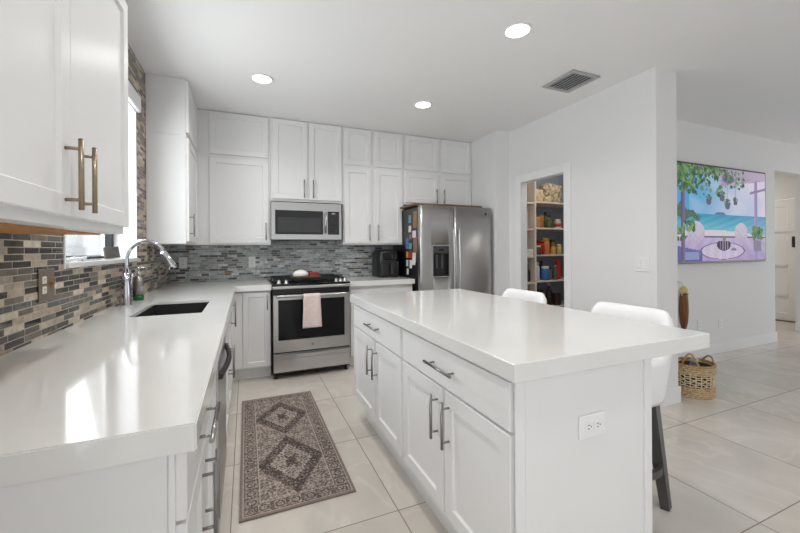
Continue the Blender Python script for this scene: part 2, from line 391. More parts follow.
# pantry door casing
g = G(); cw = .085; cx0 = XP - .018
g.box(cx0, XP, PO0 - cw, PO0, 0, PZ + cw, .004); g.box(cx0, XP, PO1, PO1 + cw, 0, PZ + cw, .004); g.box(cx0, XP, PO0, PO1, PZ, PZ + cw, .004)
struct('trim_pantry_doorway', g, M['trim'])
# window: jamb liner, sill, frame, pane
g = G(); xo, xi = XL - .2, XL
g.box(xo, xi + .004, WY1 - .012, WY1 - .001, WZ0, WZ1); g.box(xo, xi + .004, WY0 + .001, WY0 + .012, WZ0, WZ1); g.box(xo, xi + .004, WY0 + .012, WY1 - .012, WZ1 - .012, WZ1 - .001)
win = struct('window_1', g, M['trim'])
G().box(xo, XL + .018, WY0 + .013, WY1 - .013, WZ0 + .001, WZ0 + .028, .004).build('window_sill', M['quartz'], win)
g = G(); fx0, fx1 = xo + .03, xo + .07; a, c = WY0 + .013, WY1 - .013; zb, zt = WZ0 + .03, WZ1 - .014
g.box(fx0, fx1, a, a + .045, zb, zt); g.box(fx0, fx1, c - .045, c, zb, zt); g.box(fx0, fx1, a + .045, c - .045, zb, zb + .014); g.box(fx0, fx1, a + .045, c - .045, zt - .045, zt)
g.build('window_frame', M['frame_dark'], win)
G().box(fx0 + .016, fx0 + .022, a + .045, c - .045, zb + .0145, zt - .045).build('pane', M['glass'], win)
# hall door
d = struct('door_1', shaker('-x', 8.39, 3.03, 3.99, .012, 2.045, th=.04, st=.12, dp=.01), M['trim'])
G().box(8.333, 8.352, 3.03, 3.99, 1.50, 1.515).box(8.333, 8.352, 3.16, 3.86, .93, .96).box(8.333, 8.352, 3.16, 3.86, .42, .46).build('door_moulding', M['trim'], d)
G().box(8.315, 8.35, 3.05, 3.09, 1.24, 1.42, .006).build('door_lock', M['black'], d)
struct('trim_hall_threshold', G().box(8.30, 8.385, 3.02, 4.0, 0, .011), M['board'])

# ------------------------------------------------------------------ recessed lamps and vent
def lamp(x, y, label):
    t = thing('recessed_light', label, 'light', (x, y, ZC), 'recessed ceiling lights')
    G().lathe([(.092, ZC - .0015), (.092, ZC - .006), (.083, ZC - .010), (.074, ZC - .006), (.074, ZC - .0015)], x, y, 40).build('trim_ring', M['plate_white'], t)
    G().lathe([(.073, ZC - .0015), (.073, ZC - .005), (.0, ZC - .005)], x, y, 40).build('lens', M['lamp'], t)
    l = bpy.data.lights.new('lamp_light', 'AREA'); l.shape = 'DISK'; l.size = .13; l.spread = math.radians(140); l.energy = LAMP_W; l.color = (1, .97, .93)
    o = bpy.data.objects.new('lamp_light', l); COL.objects.link(o); o.parent = t; o.location = (0, 0, -.012)
lamp(1.629, 1.893, 'round white recessed ceiling light above the island, nearest the camera')
lamp(.131, 3.222, 'round recessed ceiling light above the rug, by the corner wall cabinets')
lamp(1.603, 3.214, 'round recessed ceiling light in front of the fridge side wall cabinets')
lamp(.131, 1.89, 'round recessed ceiling light above the aisle beside the near wall cabinet')
lamp(.131, .57, 'round recessed ceiling light above the near end of the sink counter')
lamp(1.62, .57, 'round recessed ceiling light above the near end of the island')
hl = bpy.data.lights.new('added_hall_fill', 'AREA'); hl.shape = 'DISK'; hl.size = .3; hl.energy = HALL_W; hl.color = (1, .9, .76)  # added light without a fitting, keeps the hall from going dark
ho = bpy.data.objects.new('added_hall_fill', hl); COL.objects.link(ho); ho.location = (7.3, 3.9, ZC - .05)
pl = bpy.data.lights.new('added_pantry_fill', 'AREA'); pl.shape = 'DISK'; pl.size = .25; pl.energy = 5.5; pl.color = (1, .95, .88)  # added light hidden above the doorway to brighten the shelves
po = bpy.data.objects.new('added_pantry_fill', pl); COL.objects.link(po); po.location = (3.62, 3.05, ZC - .05)

t = thing('ceiling_vent', 'rectangular grey louvred air vent in the ceiling above the pantry side', 'vent', (2.535, 2.30, ZC))
vx0, vx1, vy0, vy1 = 2.385, 2.69, 2.135, 2.465
G().cells([vx0, vx0 + .035, vx1 - .035, vx1], [vy0, vy0 + .035, vy1 - .035, vy1], lambda i, j: not (i == 1 and j == 1), ZC - .014, ZC - .001, .002).build('frame', flat(176, 176, 177), t)
G().box(vx0 + .036, vx1 - .036, vy0 + .036, vy1 - .036, ZC - .003, ZC - .001).build('backing', flat(70, 70, 72), t)
for k in range(7):
    x = vx0 + .052 + k * .0335
    b = G().box(-.0085, .0085, vy0 + .037, vy1 - .037, -.001, .001)
    b.xf(Matrix.Translation((x, 0, ZC - .0085)) @ Matrix.Rotation(math.radians(-48), 4, 'Y'))
    b.build('slat', flat(214, 214, 214), t)

# ------------------------------------------------------------------ cabinets
def cabinet(name, label, cat, box, group=None, toe=None, toekick_h=.1, hollow=None):
    x0, x1, y0, y1, z0, z1 = box
    t = thing(name, label, cat, ((x0 + x1) / 2, (y0 + y1) / 2, 0 if toe else z0), group)
    G().box(x0, x1, y0, y1, z0, z1, .0015).build('body', M['cab'], t)
    if toe: G().box(*toe, 0.001, z0 - .0005).build('toe_kick', M['cab'], t)
    return t
def front(t, name, face, plane, u0, u1, v0, v1, handle=None, hm='nickel', slab=False, st=.055):
    o = shaker(face, plane, u0, u1, v0, v1, st=st, slab=slab).build(name, M['cab'], t)
    if handle:
        u, v, ln, vert = handle
        pull(face, {'-y': plane - .02, '-x': plane - .02, '+x': plane + .02}[face], u, v, ln, vert).build('handle', M[hm], o)
    return o
WG, BG = 'white wall cabinets', 'white base cabinets'
ZD = 2.195   # seam between the tall wall cabinets and the small stacked ones
# near-left wall cabinet
t = cabinet('wall_cabinet', 'large white wall cabinet close to the camera, left of the window', 'cabinet', (XL + .002, -.43, .72, 1.70, 1.312, 2.19), WG)
front(t, 'door', '+x', -.43, .728, 1.188, 1.338, 2.184, (1.155, 1.440, .178, True), 'bronze', st=.05)  # nickel pulls in the light-warmed colour
front(t, 'door', '+x', -.43, 1.191, 1.694, 1.338, 2.184, (1.243, 1.440, .178, True), 'bronze', st=.05)
G().box(XL + .01, -.49, .74, 1.66, 1.307, 1.3115).build('underside', M['wood'], t)
# corner wall cabinets on the left wall
t = cabinet('wall_cabinet', 'tall white wall cabinet right of the window, above the soap dispenser', 'cabinet', (XL + .002, -.45, 3.46, YB - .002, 1.306, ZD - .001), WG)
front(t, 'door', '+x', -.45, 3.468, 4.085, 1.325, ZD - .02, (3.515, 1.46, .19, True))
t = cabinet('stacked_wall_cabinet', 'small upper cabinet at the ceiling right of the window', 'cabinet', (XL + .002, -.45, 3.46, YB - .002, ZD, ZC - .002), WG)
front(t, 'door', '+x', -.45, 3.468, 4.085, ZD + .03, ZC - .012)
UY = 4.14   # carcass fronts of the wall cabinets on the back wall
def back_unit(name, label, x0, x1, z0, z1, doors):
    t = cabinet(name, label, 'cabinet', (x0, x1, UY, YB - .002, z0, z1), WG)
    for d_ in doors: front(t, 'door', '-y', UY, *d_)
    return t
xs0 = -.449
back_unit('wall_cabinet', 'white single door wall cabinet left of the microwave', xs0, .246, 1.306, ZD - .001, [(-.333, .226, 1.325, ZD - .005, (.197, 1.445, .18, True))])
back_unit('stacked_wall_cabinet', 'wide short cabinet door at the ceiling left of the microwave column', xs0, .246, ZD, ZC - .002, [(-.333, .226, ZD + .028, ZC - .01)])
back_unit('wall_cabinet', 'white double door wall cabinet directly above the microwave', .248, 1.026, 1.772, ZC - .002, [(.27, .630, 1.80, ZC - .008, (.592, 1.915, .2, True)), (.650, 1.012, 1.80, ZC - .008, (.690, 1.915, .2, True))])
back_unit('wall_cabinet', 'white double door wall cabinet between microwave and fridge', 1.028, 1.786, 1.306, ZD - .001, [(1.042, 1.368, 1.325, ZD, (1.338, 1.445, .19, True)), (1.416, 1.760, 1.325, ZD, (1.447, 1.445, .19, True))])
back_unit('stacked_wall_cabinet', 'pair of short ceiling cabinet doors between microwave and fridge columns', 1.028, 1.786, ZD, ZC - .002, [(1.042, 1.368, ZD + .035, ZC - .01), (1.416, 1.772, ZD + .035, ZC - .01)])
back_unit('wall_cabinet', 'white double door cabinet just above the fridge', 1.788, 2.763, 1.80, ZD - .001, [(1.806, 2.270, 1.825, ZD, (2.232, 1.915, .18, True)), (2.314, 2.755, 1.825, ZD, (2.340, 1.915, .18, True))])
back_unit('stacked_wall_cabinet', 'pair of short ceiling cabinet doors above the fridge', 1.788, 2.763, ZD, ZC - .002, [(1.806, 2.270, ZD + .035, ZC - .01), (2.314, 2.755, ZD + .035, ZC - .01)])

# base cabinets, left run (fronts look along +x)
CT, CB = .915, .860
FX = -.131
zb = .115
def left_unit(label, y0, y1, name='base_cabinet'):
    return cabinet(name, label, 'cabinet', (XL + .002, FX, y0, y1, zb, CB - .001), BG, toe=(XL + .01, FX - .07, y0 + .002, y1 - .002))
t = left_unit('white base cabinet with steel pulls at the near end of the sink counter', .834, 1.618)
front(t, 'filler', '+x', FX, 1.468, 1.612, .125, .848, slab=True)
front(t, 'drawer', '+x', FX, .842, 1.464, .712, .848, (1.12, .785, .24, False), slab=True)
front(t, 'door', '+x', FX, .842, 1.151, .125, .704, (1.115, .572, .2, True))
front(t, 'door', '+x', FX, 1.155, 1.464, .125, .704, (1.19, .572, .2, True))
g = G().box(XL + .002, FX - .012, .826, .833, .0012, CB - .001); g.build('end_panel', M['cab'], t)
# sink cabinet keeps a hollow for the bowl
t = thing('sink_cabinet', 'white base cabinet with double doors below the black sink', 'cabinet', (-.43, 2.69, 0), BG)
g = G(); y0, y1 = 2.242, 3.148
g.box(XL + .002, FX, y0, y0 + .018, zb, CB - .001); g.box(XL + .002, FX, y1 - .018, y1, zb, CB - .001); g.box(XL + .002, FX, y0 + .018, y1 - .018, zb, zb + .02); g.box(FX - .02, FX, y0 + .018, y1 - .018, .66, CB - .001)
g.build('body', M['cab'], t); G().box(XL + .01, FX - .07, y0 + .002, y1 - .002, .001, zb - .0005).build('toe_kick', M['cab'], t)
front(t, 'drawer', '+x', FX, 2.252, 3.138, .712, .848, slab=True)
front(t, 'door', '+x', FX, 2.252, 2.693, .125, .704, (2.655, .51, .2, True))
front(t, 'door', '+x', FX, 2.697, 3.138, .125, .704, (2.735, .51, .2, True))
t = left_unit('narrow white corner base cabinet past the sink', 3.15, YB - .004)
front(t, 'door', '+x', FX, 3.158, 3.70, .125, .848, (3.21, .74, .2, True))
# back run
BY = 3.795
t = cabinet('base_cabinet', 'white single door base cabinet left of the range', 'cabinet', (FX + .002, .222, BY, YB - .002, zb, CB - .001), BG, toe=(FX + .004, .22, BY + .07, YB - .01))
front(t, 'door', '-y', BY, -.03, .213, .13, .846, (.188, .75, .15, True), st=.045)
front(t, 'filler', '-y', BY, FX + .004, -.034, .13, .846, slab=True)
t = cabinet('base_cabinet', 'white base cabinet right of the range, below the air fryer', 'cabinet', (1.006, 1.742, BY, YB - .002, zb, CB - .001), BG, toe=(1.008, 1.74, BY + .07, YB - .01))
front(t, 'drawer', '-y', BY, 1.014, 1.734, .69, .82, slab=True)
front(t, 'door', '-y', BY, 1.014, 1.372, .13, .68, (1.34, .55, .2, True)); front(t, 'door', '-y', BY, 1.376, 1.734, .13, .68, (1.408, .55, .2, True))

# worktops
SX0, SX1, SY0, SY1 = -.553, -.222, 2.235, 2.822
xs = [XL + .001, SX0, SX1, -.09, .2275]; ys = [.807, SY0, SY1, 3.742, YB - .001]
ctop = G().cells(xs, ys, lambda i, j: (i < 3 or j == 3) and not (i == 1 and j == 1), CB, CT, .003).build('sink_countertop', M['quartz'])
tag(ctop, 'glossy white quartz worktop with the black sink, along the mosaic wall', 'countertop')
rtop = G().box(.9985, 1.752, 3.742, YB - .001, CB, CT, .003, 2).build('range_side_countertop', M['quartz'])
tag(rtop, 'short white quartz worktop between range and fridge', 'countertop')
t = thing('kitchen_sink', 'black rectangular undermount sink bowl by the chrome faucet', 'sink', ((SX0 + SX1) / 2, (SY0 + SY1) / 2, CB))
b = bmesh.new(); 
def rr(i, z):
    return [b.verts.new(p) for p in ((SX0 + i, SY0 + i, z), (SX1 - i, SY0 + i, z), (SX1 - i, SY1 - i, z), (SX0 + i, SY1 - i, z))]
inner = [rr(.0045, .8965), rr(.006, .70), rr(.03, .675)]; outer = [rr(.0012, .8965), rr(.0012, .66)]
for A, B in list(zip(inner, inner[1:])) + [(outer[0], inner[0]), (outer[1], outer[0])]:
    for k in range(4): b.faces.new((A[k], A[(k + 1) % 4], B[(k + 1) % 4], B[k]))
b.faces.new(inner[-1]); b.faces.new(outer[1][::-1])
bmesh.ops.recalc_face_normals(b, faces=b.faces)
g = G(); g.merge(b); g.build('bowl', M['sink'], t)
G().lathe([(.04, .6755), (.04, .679), (.03, .677), (0, .677)], (SX0 + SX1) / 2, (SY0 + SY1) / 2, 24).build('drain', M['steel'], t)

# island
IX0, IX1, IY0, IY1 = .709, 1.652, .845, 2.657
itop = G().box(IX0, IX1, IY0, IY1, CB - .001, CT, .003, 2).build('island_countertop', M['quartz'])
tag(itop, 'thick white quartz island top overhanging towards the bar stools', 'countertop')
IF, IB, IM = .742, 1.332, 1.710
zi = .17
def island_unit(label, y0, y1):
    t = thing('island_cabinet', label, 'cabinet', ((IF + IB) / 2, (y0 + y1) / 2, 0), 'white island cabinets')
    G().box(IF, IB, y0, y1, zi, CB - .002, .0015).build('body', M['cab'], t)
    G().box(.812, IB - .002, y0 + .002, y1 - .002, .001, zi - .0005).build('toe_kick', M['cab'], t)
    return t
t = island_unit('white island cabinet nearest the camera, with the end panel outlet', .878, IM - .001)
front(t, 'drawer', '-x', IF, .884, 1.692, .699, .846, (1.284, .776, .215, False), slab=True)
front(t, 'door', '-x', IF, 1.294, 1.692, .19, .688, (1.332, .567, .18, True)); front(t, 'door', '-x', IF, .884, 1.276, .19, .688, (1.240, .567, .18, True))
g = G().box(IF + .029, IB, .873, .8775, .001, CB - .002)
g.build('end_panel', M['cab'], t)
G().box(IF - .012, IF + .022, .865, .8728, .001, CB - .002, .001).build('corner_post', M['cab'], t)
G().box(IB - .03, IB + .004, .864, .8728, .001, CB - .002, .001).build('corner_post', M['cab'], t)
t = island_unit('white island cabinet farther from the camera, facing the rug', IM + .001, 2.628)
front(t, 'drawer', '-x', IF, 1.728, 2.600, .699, .846, (2.135, .776, .215, False), slab=True)
front(t, 'door', '-x', IF, 1.728, 2.118, .19, .688, (2.088, .56, .18, True)); front(t, 'door', '-x', IF, 2.146, 2.600, .19, .688, (2.190, .56, .18, True))

# ------------------------------------------------------------------ dishwasher
t = thing('dishwasher', 'stainless dishwasher with bowed dark handle under the sink counter', 'dishwasher', (-.43, 1.93, 0))
G().box(XL + .01, FX + .004, 1.622, 2.238, .1, CB - .002, .001).build('body', M['black'], t)
G().box(FX + .005, FX + .026, 1.624, 2.236, .115, .848, .004, 2).build('door', M['steel'], t)
G().box(XL + .02, FX - .06, 1.624, 2.236, .001, .099).build('toe_kick', M['black'], t)
pts = [(FX + .03 + (.024 * math.sin(PI * k / 14)), 1.66 + .54 * k / 14, .735) for k in range(15)]
g = G().tube(pts, .012, 10)
for y in (1.67, 2.19): g.box(FX + .024, FX + .042, y - .012, y + .012, .725, .745, .002)
g.build('handle', M['dark_metal'], t)

# ------------------------------------------------------------------ range
RX0, RX1, RYF = .231, .995, 3.70
t = thing('gas_range', 'stainless slide-in gas range with black cooktop and oven window', 'range', ((RX0 + RX1) / 2, 4.05, 0))
G().box(RX0 + .004, RX1 - .004, RYF + .03, YB - .003, .05, .9, .002).build('body', M['black'], t)
G().box(RX0, RX1, RYF + .0, 4.44, .9, .921, .004, 2).build('cooktop', M['blackglass'], t)
G().box(RX0 + .002, RX1 - .002, RYF - .014, RYF + .03, .872, .8995, .006, 2).build('front_trim', M['steel'], t)
dr = G().cells([RX0 + .008, .283, .932, RX1 - .008], [-.811, -.765, -.375, -.262], lambda i, j: not (i == 1 and j == 1), 0, .03, .002)
dr.xf(Matrix(((1, 0, 0, 0), (0, 0, 1, RYF - .002), (0, -1, 0, 0), (0, 0, 0, 1))))
dr = dr.build('oven_door', M['steel'], t)
G().box(.2835, .9315, RYF + .006, RYF + .02, .3755, .7645).build('oven_window', M['ovenglass'], dr)
G().lathe([(.013, 0), (.013, .0025), (0, .0025)], 0, 0, 20).xf(Matrix.Translation((.607, RYF - .0022, .318)) @ Matrix.Rotation(PI / 2, 4, 'X')).build('badge', M['nickel'], dr)
g = G(); hz = .806
g.tube([(.262 + .69 * k / 20, RYF - .05 - .012 * math.sin(PI * k / 20), hz) for k in range(21)], .0135, 12)
for x in (.275, .94): g.box(x - .014, x + .014, RYF - .05, RYF - .001, hz - .009, hz + .009, .003)
g.build('oven_handle', M['steel'], dr)
dw = G().box(RX0 + .008, RX1 - .008, RYF - .002, RYF + .029, .07, .248, .004, 2).build('storage_drawer', M['steel'], t)
g = G()
b = bmesh.new(); rows = []
for k in range(17):
    x = RX0 + .02 + (RX1 - RX0 - .04) * k / 16; s_ = .020 + .012 * math.sin(PI * k / 16)
    rows.append([b.verts.new((x, RYF - .003, .245)), b.verts.new((x, RYF - s_, .238)), b.verts.new((x, RYF - s_, .205)), b.verts.new((x, RYF - .003, .192))])
for A, B in zip(rows, rows[1:]):
    for q in range(4): b.faces.new((A[q], B[q], B[(q + 1) % 4], A[(q + 1) % 4]))
b.faces.new(rows[0]); b.faces.new(rows[-1][::-1]); bmesh.ops.recalc_face_normals(b, faces=b.faces)
g.merge(b); g.build('drawer_handle', M['steel'], dw)
for x in (RX0 + .035, RX1 - .035):
    for y in (RYF + .06, 4.38): G().lathe([(.018, .0005), (.018, .02), (.01, .03), (.01, .052)], x, y, 14).build('foot', M['black'], t)
# knobs on the front ledge
for x in (.295, .365, .86, .905, .95):
    k = G().lathe([(.022, 0), (.022, .006), (.017, .008), (.015, .03), (.012, .033), (0, .033)], 0, 0, 20)
    k.box(-.003, .003, -.016, .016, .03, .038)
    k.xf(Matrix.Translation((x, RYF + .055, .9205)) @ Matrix.Rotation(math.radians(12), 4, 'X'))
    k.build('knob', M['steel'], t)
for x0, x1 in ((.262, .492), (.500, .726), (.734, .964)):
    g = G(); y0, y1 = 3.86, 4.40; z = .952
    for x in (x0, x1): g.box(x - .006, x + .006, y0, y1, z - .008, z + .006, .002)
    for y in (y0 + .006, (y0 + y1) / 2, y1 - .006): g.box(x0, x1, y - .006, y + .006, z - .008, z + .006, .002)
    xm = (x0 + x1) / 2
    for y in (y0 + .135, y1 - .135):
        g.box(xm - .005, xm + .005, y - .10, y + .10, z - .006, z + .005); g.box(x0, x1, y - .005, y + .005, z - .006, z + .005)
    for x in (x0, x1):
        for y in (y0 + .01, y1 - .01): g.box(x - .007, x + .007, y - .007, y + .007, .9212, z - .007)
    g.build('grate', M['iron'], t)
for x in (.377, .613, .849):
    for y in (3.995, 4.265): G().lathe([(.045, .9212), (.045, .928), (.034, .93), (.034, .940), (.03, .943), (0, .943)], x, y, 22).build('burner', M['iron'], t)
G().box(RX0 + .002, RX1 - .002, 4.441, YB - .003, .9, .935, .003).build('rear_trim', M['steel'], t)
# things on the range
t = thing('spoon_tray', 'brown rectangular tray lying across the range grates', 'tray', (.60, 4.02, .9585))
g = G().box(.435, .735, 3.93, 4.08, .9585, .966, .003); g.build('base', M['board'], t)
G().cells([.435, .443, .727, .735], [3.93, 3.938, 4.072, 4.08], lambda i, j: not (i == 1 and j == 1), .966, .974).build('rim', M['board'], t)
g = G().lathe([(0.0, .9662), (.07, .9662), (.082, .985), (.076, 1.008), (.052, 1.028), (.02, 1.038), (0, 1.039)], .535, 4.00, 28, 1.0, .75)
tag(g.build('garlic_keeper', mat('porcelain', rgb(240, 236, 230), .35, var=(20, .02)), None), 'white rounded ceramic dish on the brown range tray', 'dish')
g = G().box(.625, .722, 3.955, 4.045, .9665, 1.012, .008, 2)
tag(g.build('red_packet', flat(150, 42, 40), None), 'small dark red packet beside the white dish on the range', 'packet')
# towel over the oven handle
b = bmesh.new(); NX, NZ = 16, 34; rows = []
hy = RYF - .062
for j in range(NZ + 1):
    s_ = j / NZ
    row = []
    for i in range(NX + 1):
        u = i / NX; x = .512 + .158 * u
        L = -.20 + .53 * s_      # back drop .20, front drop .36 with the bend over the bar
        wob = .004 * math.sin(u * 9 + L * 4)
        if L < -.02: p = (x, hy + .02, hz + .005 + L + .015)
        elif L < .02:
            a = (L + .02) / .04 * PI; p = (x, hy + .02 * math.cos(a), hz + .0 + .02 * math.sin(a))
        else: p = (x + (u - .5) * .03 * (L / .36), hy - .02 - max(0, wob) - .004 * (L / .36), hz + .0 - (L - .02))
        row.append(b.verts.new(p))
    rows.append(row)
for A, B in zip(rows, rows[1:]):
    for i in range(NX): b.faces.new((A[i], A[i + 1], B[i + 1], B[i])).smooth = True
bmesh.ops.recalc_face_normals(b, faces=b.faces)
bmesh.ops.solidify(b, geom=b.faces[:], thickness=.003)
g = G(); g.merge(b); tag(g.build('kitchen_towel', M['towel']), 'pale pink towel hanging over the oven door handle', 'towel')

# ------------------------------------------------------------------ microwave
MX0, MX1, MZ0, MZ1, MY = .2485, 1.000, 1.362, 1.760, 4.085
t = thing('microwave', 'stainless over-the-range microwave with black window', 'microwave', ((MX0 + MX1) / 2, 4.27, MZ0))
G().box(MX0 + .003, MX1 - .003, MY + .02, YB - .003, MZ0 + .004, 1.7715).build('body', M['black'], t)
f = G().cells([MX0, .287, .793, .844, .973, MX1], [-MZ1, -1.675, -1.417, -MZ0], lambda i, j: not (j == 1 and i in (1, 3)), 0, .02, .002)
f.xf(Matrix(((1, 0, 0, 0), (0, 0, 1, MY), (0, -1, 0, 0), (0, 0, 0, 1)))); d = f.build('front_panel', M['steel'], t)
G().box(.2873, .7927, MY + .004, MY + .019, 1.4173, 1.6747).build('door_window', M['blackglass'], d)
G().box(.312, .768, MY + .0025, MY + .0045, 1.442, 1.60).build('window_mesh', M['mwglass'], d)
G().box(.8443, .9727, MY + .004, MY + .019, 1.4173, 1.6747).build('control_panel', M['blackglass'], d)
G().box(.888, .930, MY + .003, MY + .0045, 1.645, 1.66).build('display', flat(150, 160, 165), d)
g = G()
for r in range(5):
    for c_ in range(3): g.box(.866 + c_ * .032, .886 + c_ * .032, MY + .003, MY + .0042, 1.45 + r * .034, 1.462 + r * .034)
g.build('buttons', flat(44, 44, 46), d)
g = G().tube([(.818, MY - .028, 1.43), (.818, MY - .028, 1.662)], .011, 12)
for z in (1.445, 1.647): g.box(.812, .824, MY - .026, MY + .001, z - .008, z + .008, .002)
g.build('handle', M['steel'], d)
G().box(MX0 + .01, MX1 - .01, MY + .012, 4.40, MZ0 - .006, MZ0 + .0035).build('vent_base', M['black'], t)

# ------------------------------------------------------------------ fridge
FX0, FX1, FYF, FZ = 1.768, 2.722, 3.63, 1.735
t = thing('refrigerator', 'stainless side-by-side fridge with black ice dispenser', 'fridge', ((FX0 + FX1) / 2, 4.05, 0))
G().box(FX0, FX1, FYF + .075, 4.44, .02, FZ - .012, .004).build('body', M['black'], t)
SE = 2.206
DX0, DX1, DZ0, DZ1 = 1.912, 2.140, .930, 1.296
def bowed(xs, ys, mask, xa, xb):
    g = G().cells(xs, ys, mask, 0, .065, 0, dissolve=False)
    g.xf(Matrix(((1, 0, 0, 0), (0, 0, 1, FYF), (0, -1, 0, 0), (0, 0, 0, 1))))
    for v in g.bm.verts:
        if v.co.y < FYF + .03: q = (v.co.x - xa) / (xb - xa) * 2 - 1; v.co.y += .009 * q * q + (.004 * max(0, abs(q) - .93) / .07)
    for f_ in g.bm.faces: f_.smooth = abs(f_.normal.y) > .5
    return g
def sub(a, b_, n): return [a + (b_ - a) * k / n for k in range(n)]
xl = sub(FX0 + .003, DX0, 6) + sub(DX0, DX1, 8) + sub(DX1, SE - .003, 5) + [SE - .003]
ld = bowed(xl, [-FZ, -DZ1, -DZ0, -.06], lambda i, j: not (6 <= i < 14 and j == 1), FX0 + .003, SE - .003).build('freezer_door', M['steel_dark'], t)
xr = sub(SE + .003, FX1 - .003, 18) + [FX1 - .003]
rd = bowed(xr, [-FZ, -.06], lambda i, j: True, SE + .003, FX1 - .003).build('fridge_door', M['steel_dark'], t)
e = .001
g = G().cells([DX0 + e, DX0 + .012, DX1 - .012, DX1 - e], [-DZ1 + e, -DZ1 + .012, -DZ0 - .012, -DZ0 - e], lambda i, j: not (i == 1 and j == 1), 0, .02, .001)
g.xf(Matrix(((1, 0, 0, 0), (0, 0, 1, FYF - .003), (0, -1, 0, 0), (0, 0, 0, 1)))); g.build('dispenser_bezel', M['steel'], ld)
g = G().box(DX0 + .012, DX1 - .012, FYF + .045, FYF + .06, DZ0 + .012, DZ1 - .012); g.box(DX0 + .012, DX1 - .012, FYF + .004, FYF + .045, DZ0 + .012, DZ0 + .022); g.box(DX0 + .012, DX0 + .018, FYF + .004, FYF + .045, DZ0 + .022, 1.2); g.box(DX1 - .018, DX1 - .012, FYF + .004, FYF + .045, DZ0 + .022, 1.2)
dr_ = g.build('dispenser_recess', M['black'], ld)
G().box(DX0 + .0125, DX1 - .0125, FYF + .001, FYF + .044, 1.2, DZ1 - .0125, .002).build('dispenser_controls', flat(58, 58, 60), ld)
G().box(2.0, 2.06, FYF - .0005, FYF + .001, 1.225, 1.255).build('dispenser_display', M['blackglass'], ld)
for x in (1.985, 2.055): G().box(x - .014, x + .014, FYF + .03, FYF + .036, 1.03, 1.19, .003).build('dispenser_paddle', flat(72, 72, 74, .3), ld)
for par, x in ((ld, SE - .038), (rd, SE + .034)):
    pts = [(x, FYF - .045 - .012 * math.sin(PI * k / 16), .52 + .965 * k / 16) for k in range(17)]
    g = G().tube(pts, .0125, 12)
    for z in (.56, 1.445): g.box(x - .01, x + .01, FYF - .046, FYF + .001, z - .016, z + .016, .003)
    g.build('handle', M['steel'], par)
G().lathe([(.014, 0), (.014, .002), (0, .002)], 0, 0, 20).xf(Matrix.Translation((2.63, FYF - .0003, 1.66)) @ Matrix.Rotation(PI / 2, 4, 'X')).build('badge', flat(70, 70, 72, .3, .8), rd)
for x in (FX0 + .08, FX1 - .08):
    for y in (FYF + .12, 4.36): G().lathe([(.02, .0005), (.02, .022)], x, y, 12).build('foot', M['black'], t)
G().box(FX0 + .01, FX1 - .01, FYF + .04, FYF + .074, .02, .055).build('kick_grille', M['black'], t)
o = G().box(1.722, 2.612, 3.672, 4.10, FZ + .0005, FZ + .026, .006, 2).build('serving_board', M['board'])
tag(o, 'long flat brown wooden board lying on top of the fridge', 'board')
# papers and magnets on the fridge's black side (face x = FX0)
mg = [(3.905, 1.60, .035, .09, (112, 160, 172), 'pale teal card, topmost of the farther column on the fridge side'),
      (3.765, 1.585, .05, .19, (150, 112, 80), 'tall brown photo near the top front of the fridge side'),
      (3.905, 1.485, .036, .075, (226, 214, 208), 'cream note under the teal card on the fridge side'),
      (3.985, 1.315, .04, .13, (84, 112, 168), 'blue card at the back of the fridge side'),
      (3.895, 1.39, .03, .06, (150, 96, 110), 'small mauve magnet beside the cream note on the fridge side'),
      (3.79, 1.42, .05, .08, (222, 208, 206), 'white and pink photo under the tall brown photo on the fridge side'),
      (3.895, 1.285, .038, .07, (92, 170, 158), 'mint green card in the middle of the fridge side'),
      (3.765, 1.30, .05, .17, (136, 106, 92), 'brown picture strip at the front of the fridge side'),
      (3.985, 1.185, .032, .075, (214, 142, 58), 'orange card below the blue card on the fridge side'),
      (3.885, 1.19, .04, .095, (156, 62, 52), 'dark red card below the mint one on the fridge side'),
      (3.985, 1.085, .03, .075, (206, 204, 200), 'white slip below the orange card on the fridge side'),
      (3.885, 1.075, .034, .095, (232, 226, 218), 'cream slip below the red card on the fridge side'),
      (3.79, 1.14, .045, .14, (224, 222, 220), 'curled white paper low at the front of the fridge side'),
      (3.975, .985, .026, .07, (216, 220, 216), 'lowest white tag on the fridge side')]
for y, z, hw, h, c, lab in mg:
    g = G(); n = 6; curl = .012 if 'curled' in lab else .002
    b = bmesh.new(); rows = []
    for k in range(n + 1):
        q = k / n; zz = z + h / 2 - h * q; xx = FX0 - .0022 - curl * q * q
        rows.append([b.verts.new((xx, y - hw, zz)), b.verts.new((xx, y + hw, zz)), b.verts.new((xx + .0012, y + hw, zz)), b.verts.new((xx + .0012, y - hw, zz))])
    for A, B in zip(rows, rows[1:]):
        for q in range(4): b.faces.new((A[q], A[(q + 1) % 4], B[(q + 1) % 4], B[q]))
    b.faces.new(rows[0][::-1]); b.faces.new(rows[-1]); bmesh.ops.recalc_face_normals(b, faces=b.faces); g.merge(b)
    tag(g.build('fridge_paper', flat(*c)), lab, 'paper', 'papers on the fridge side')

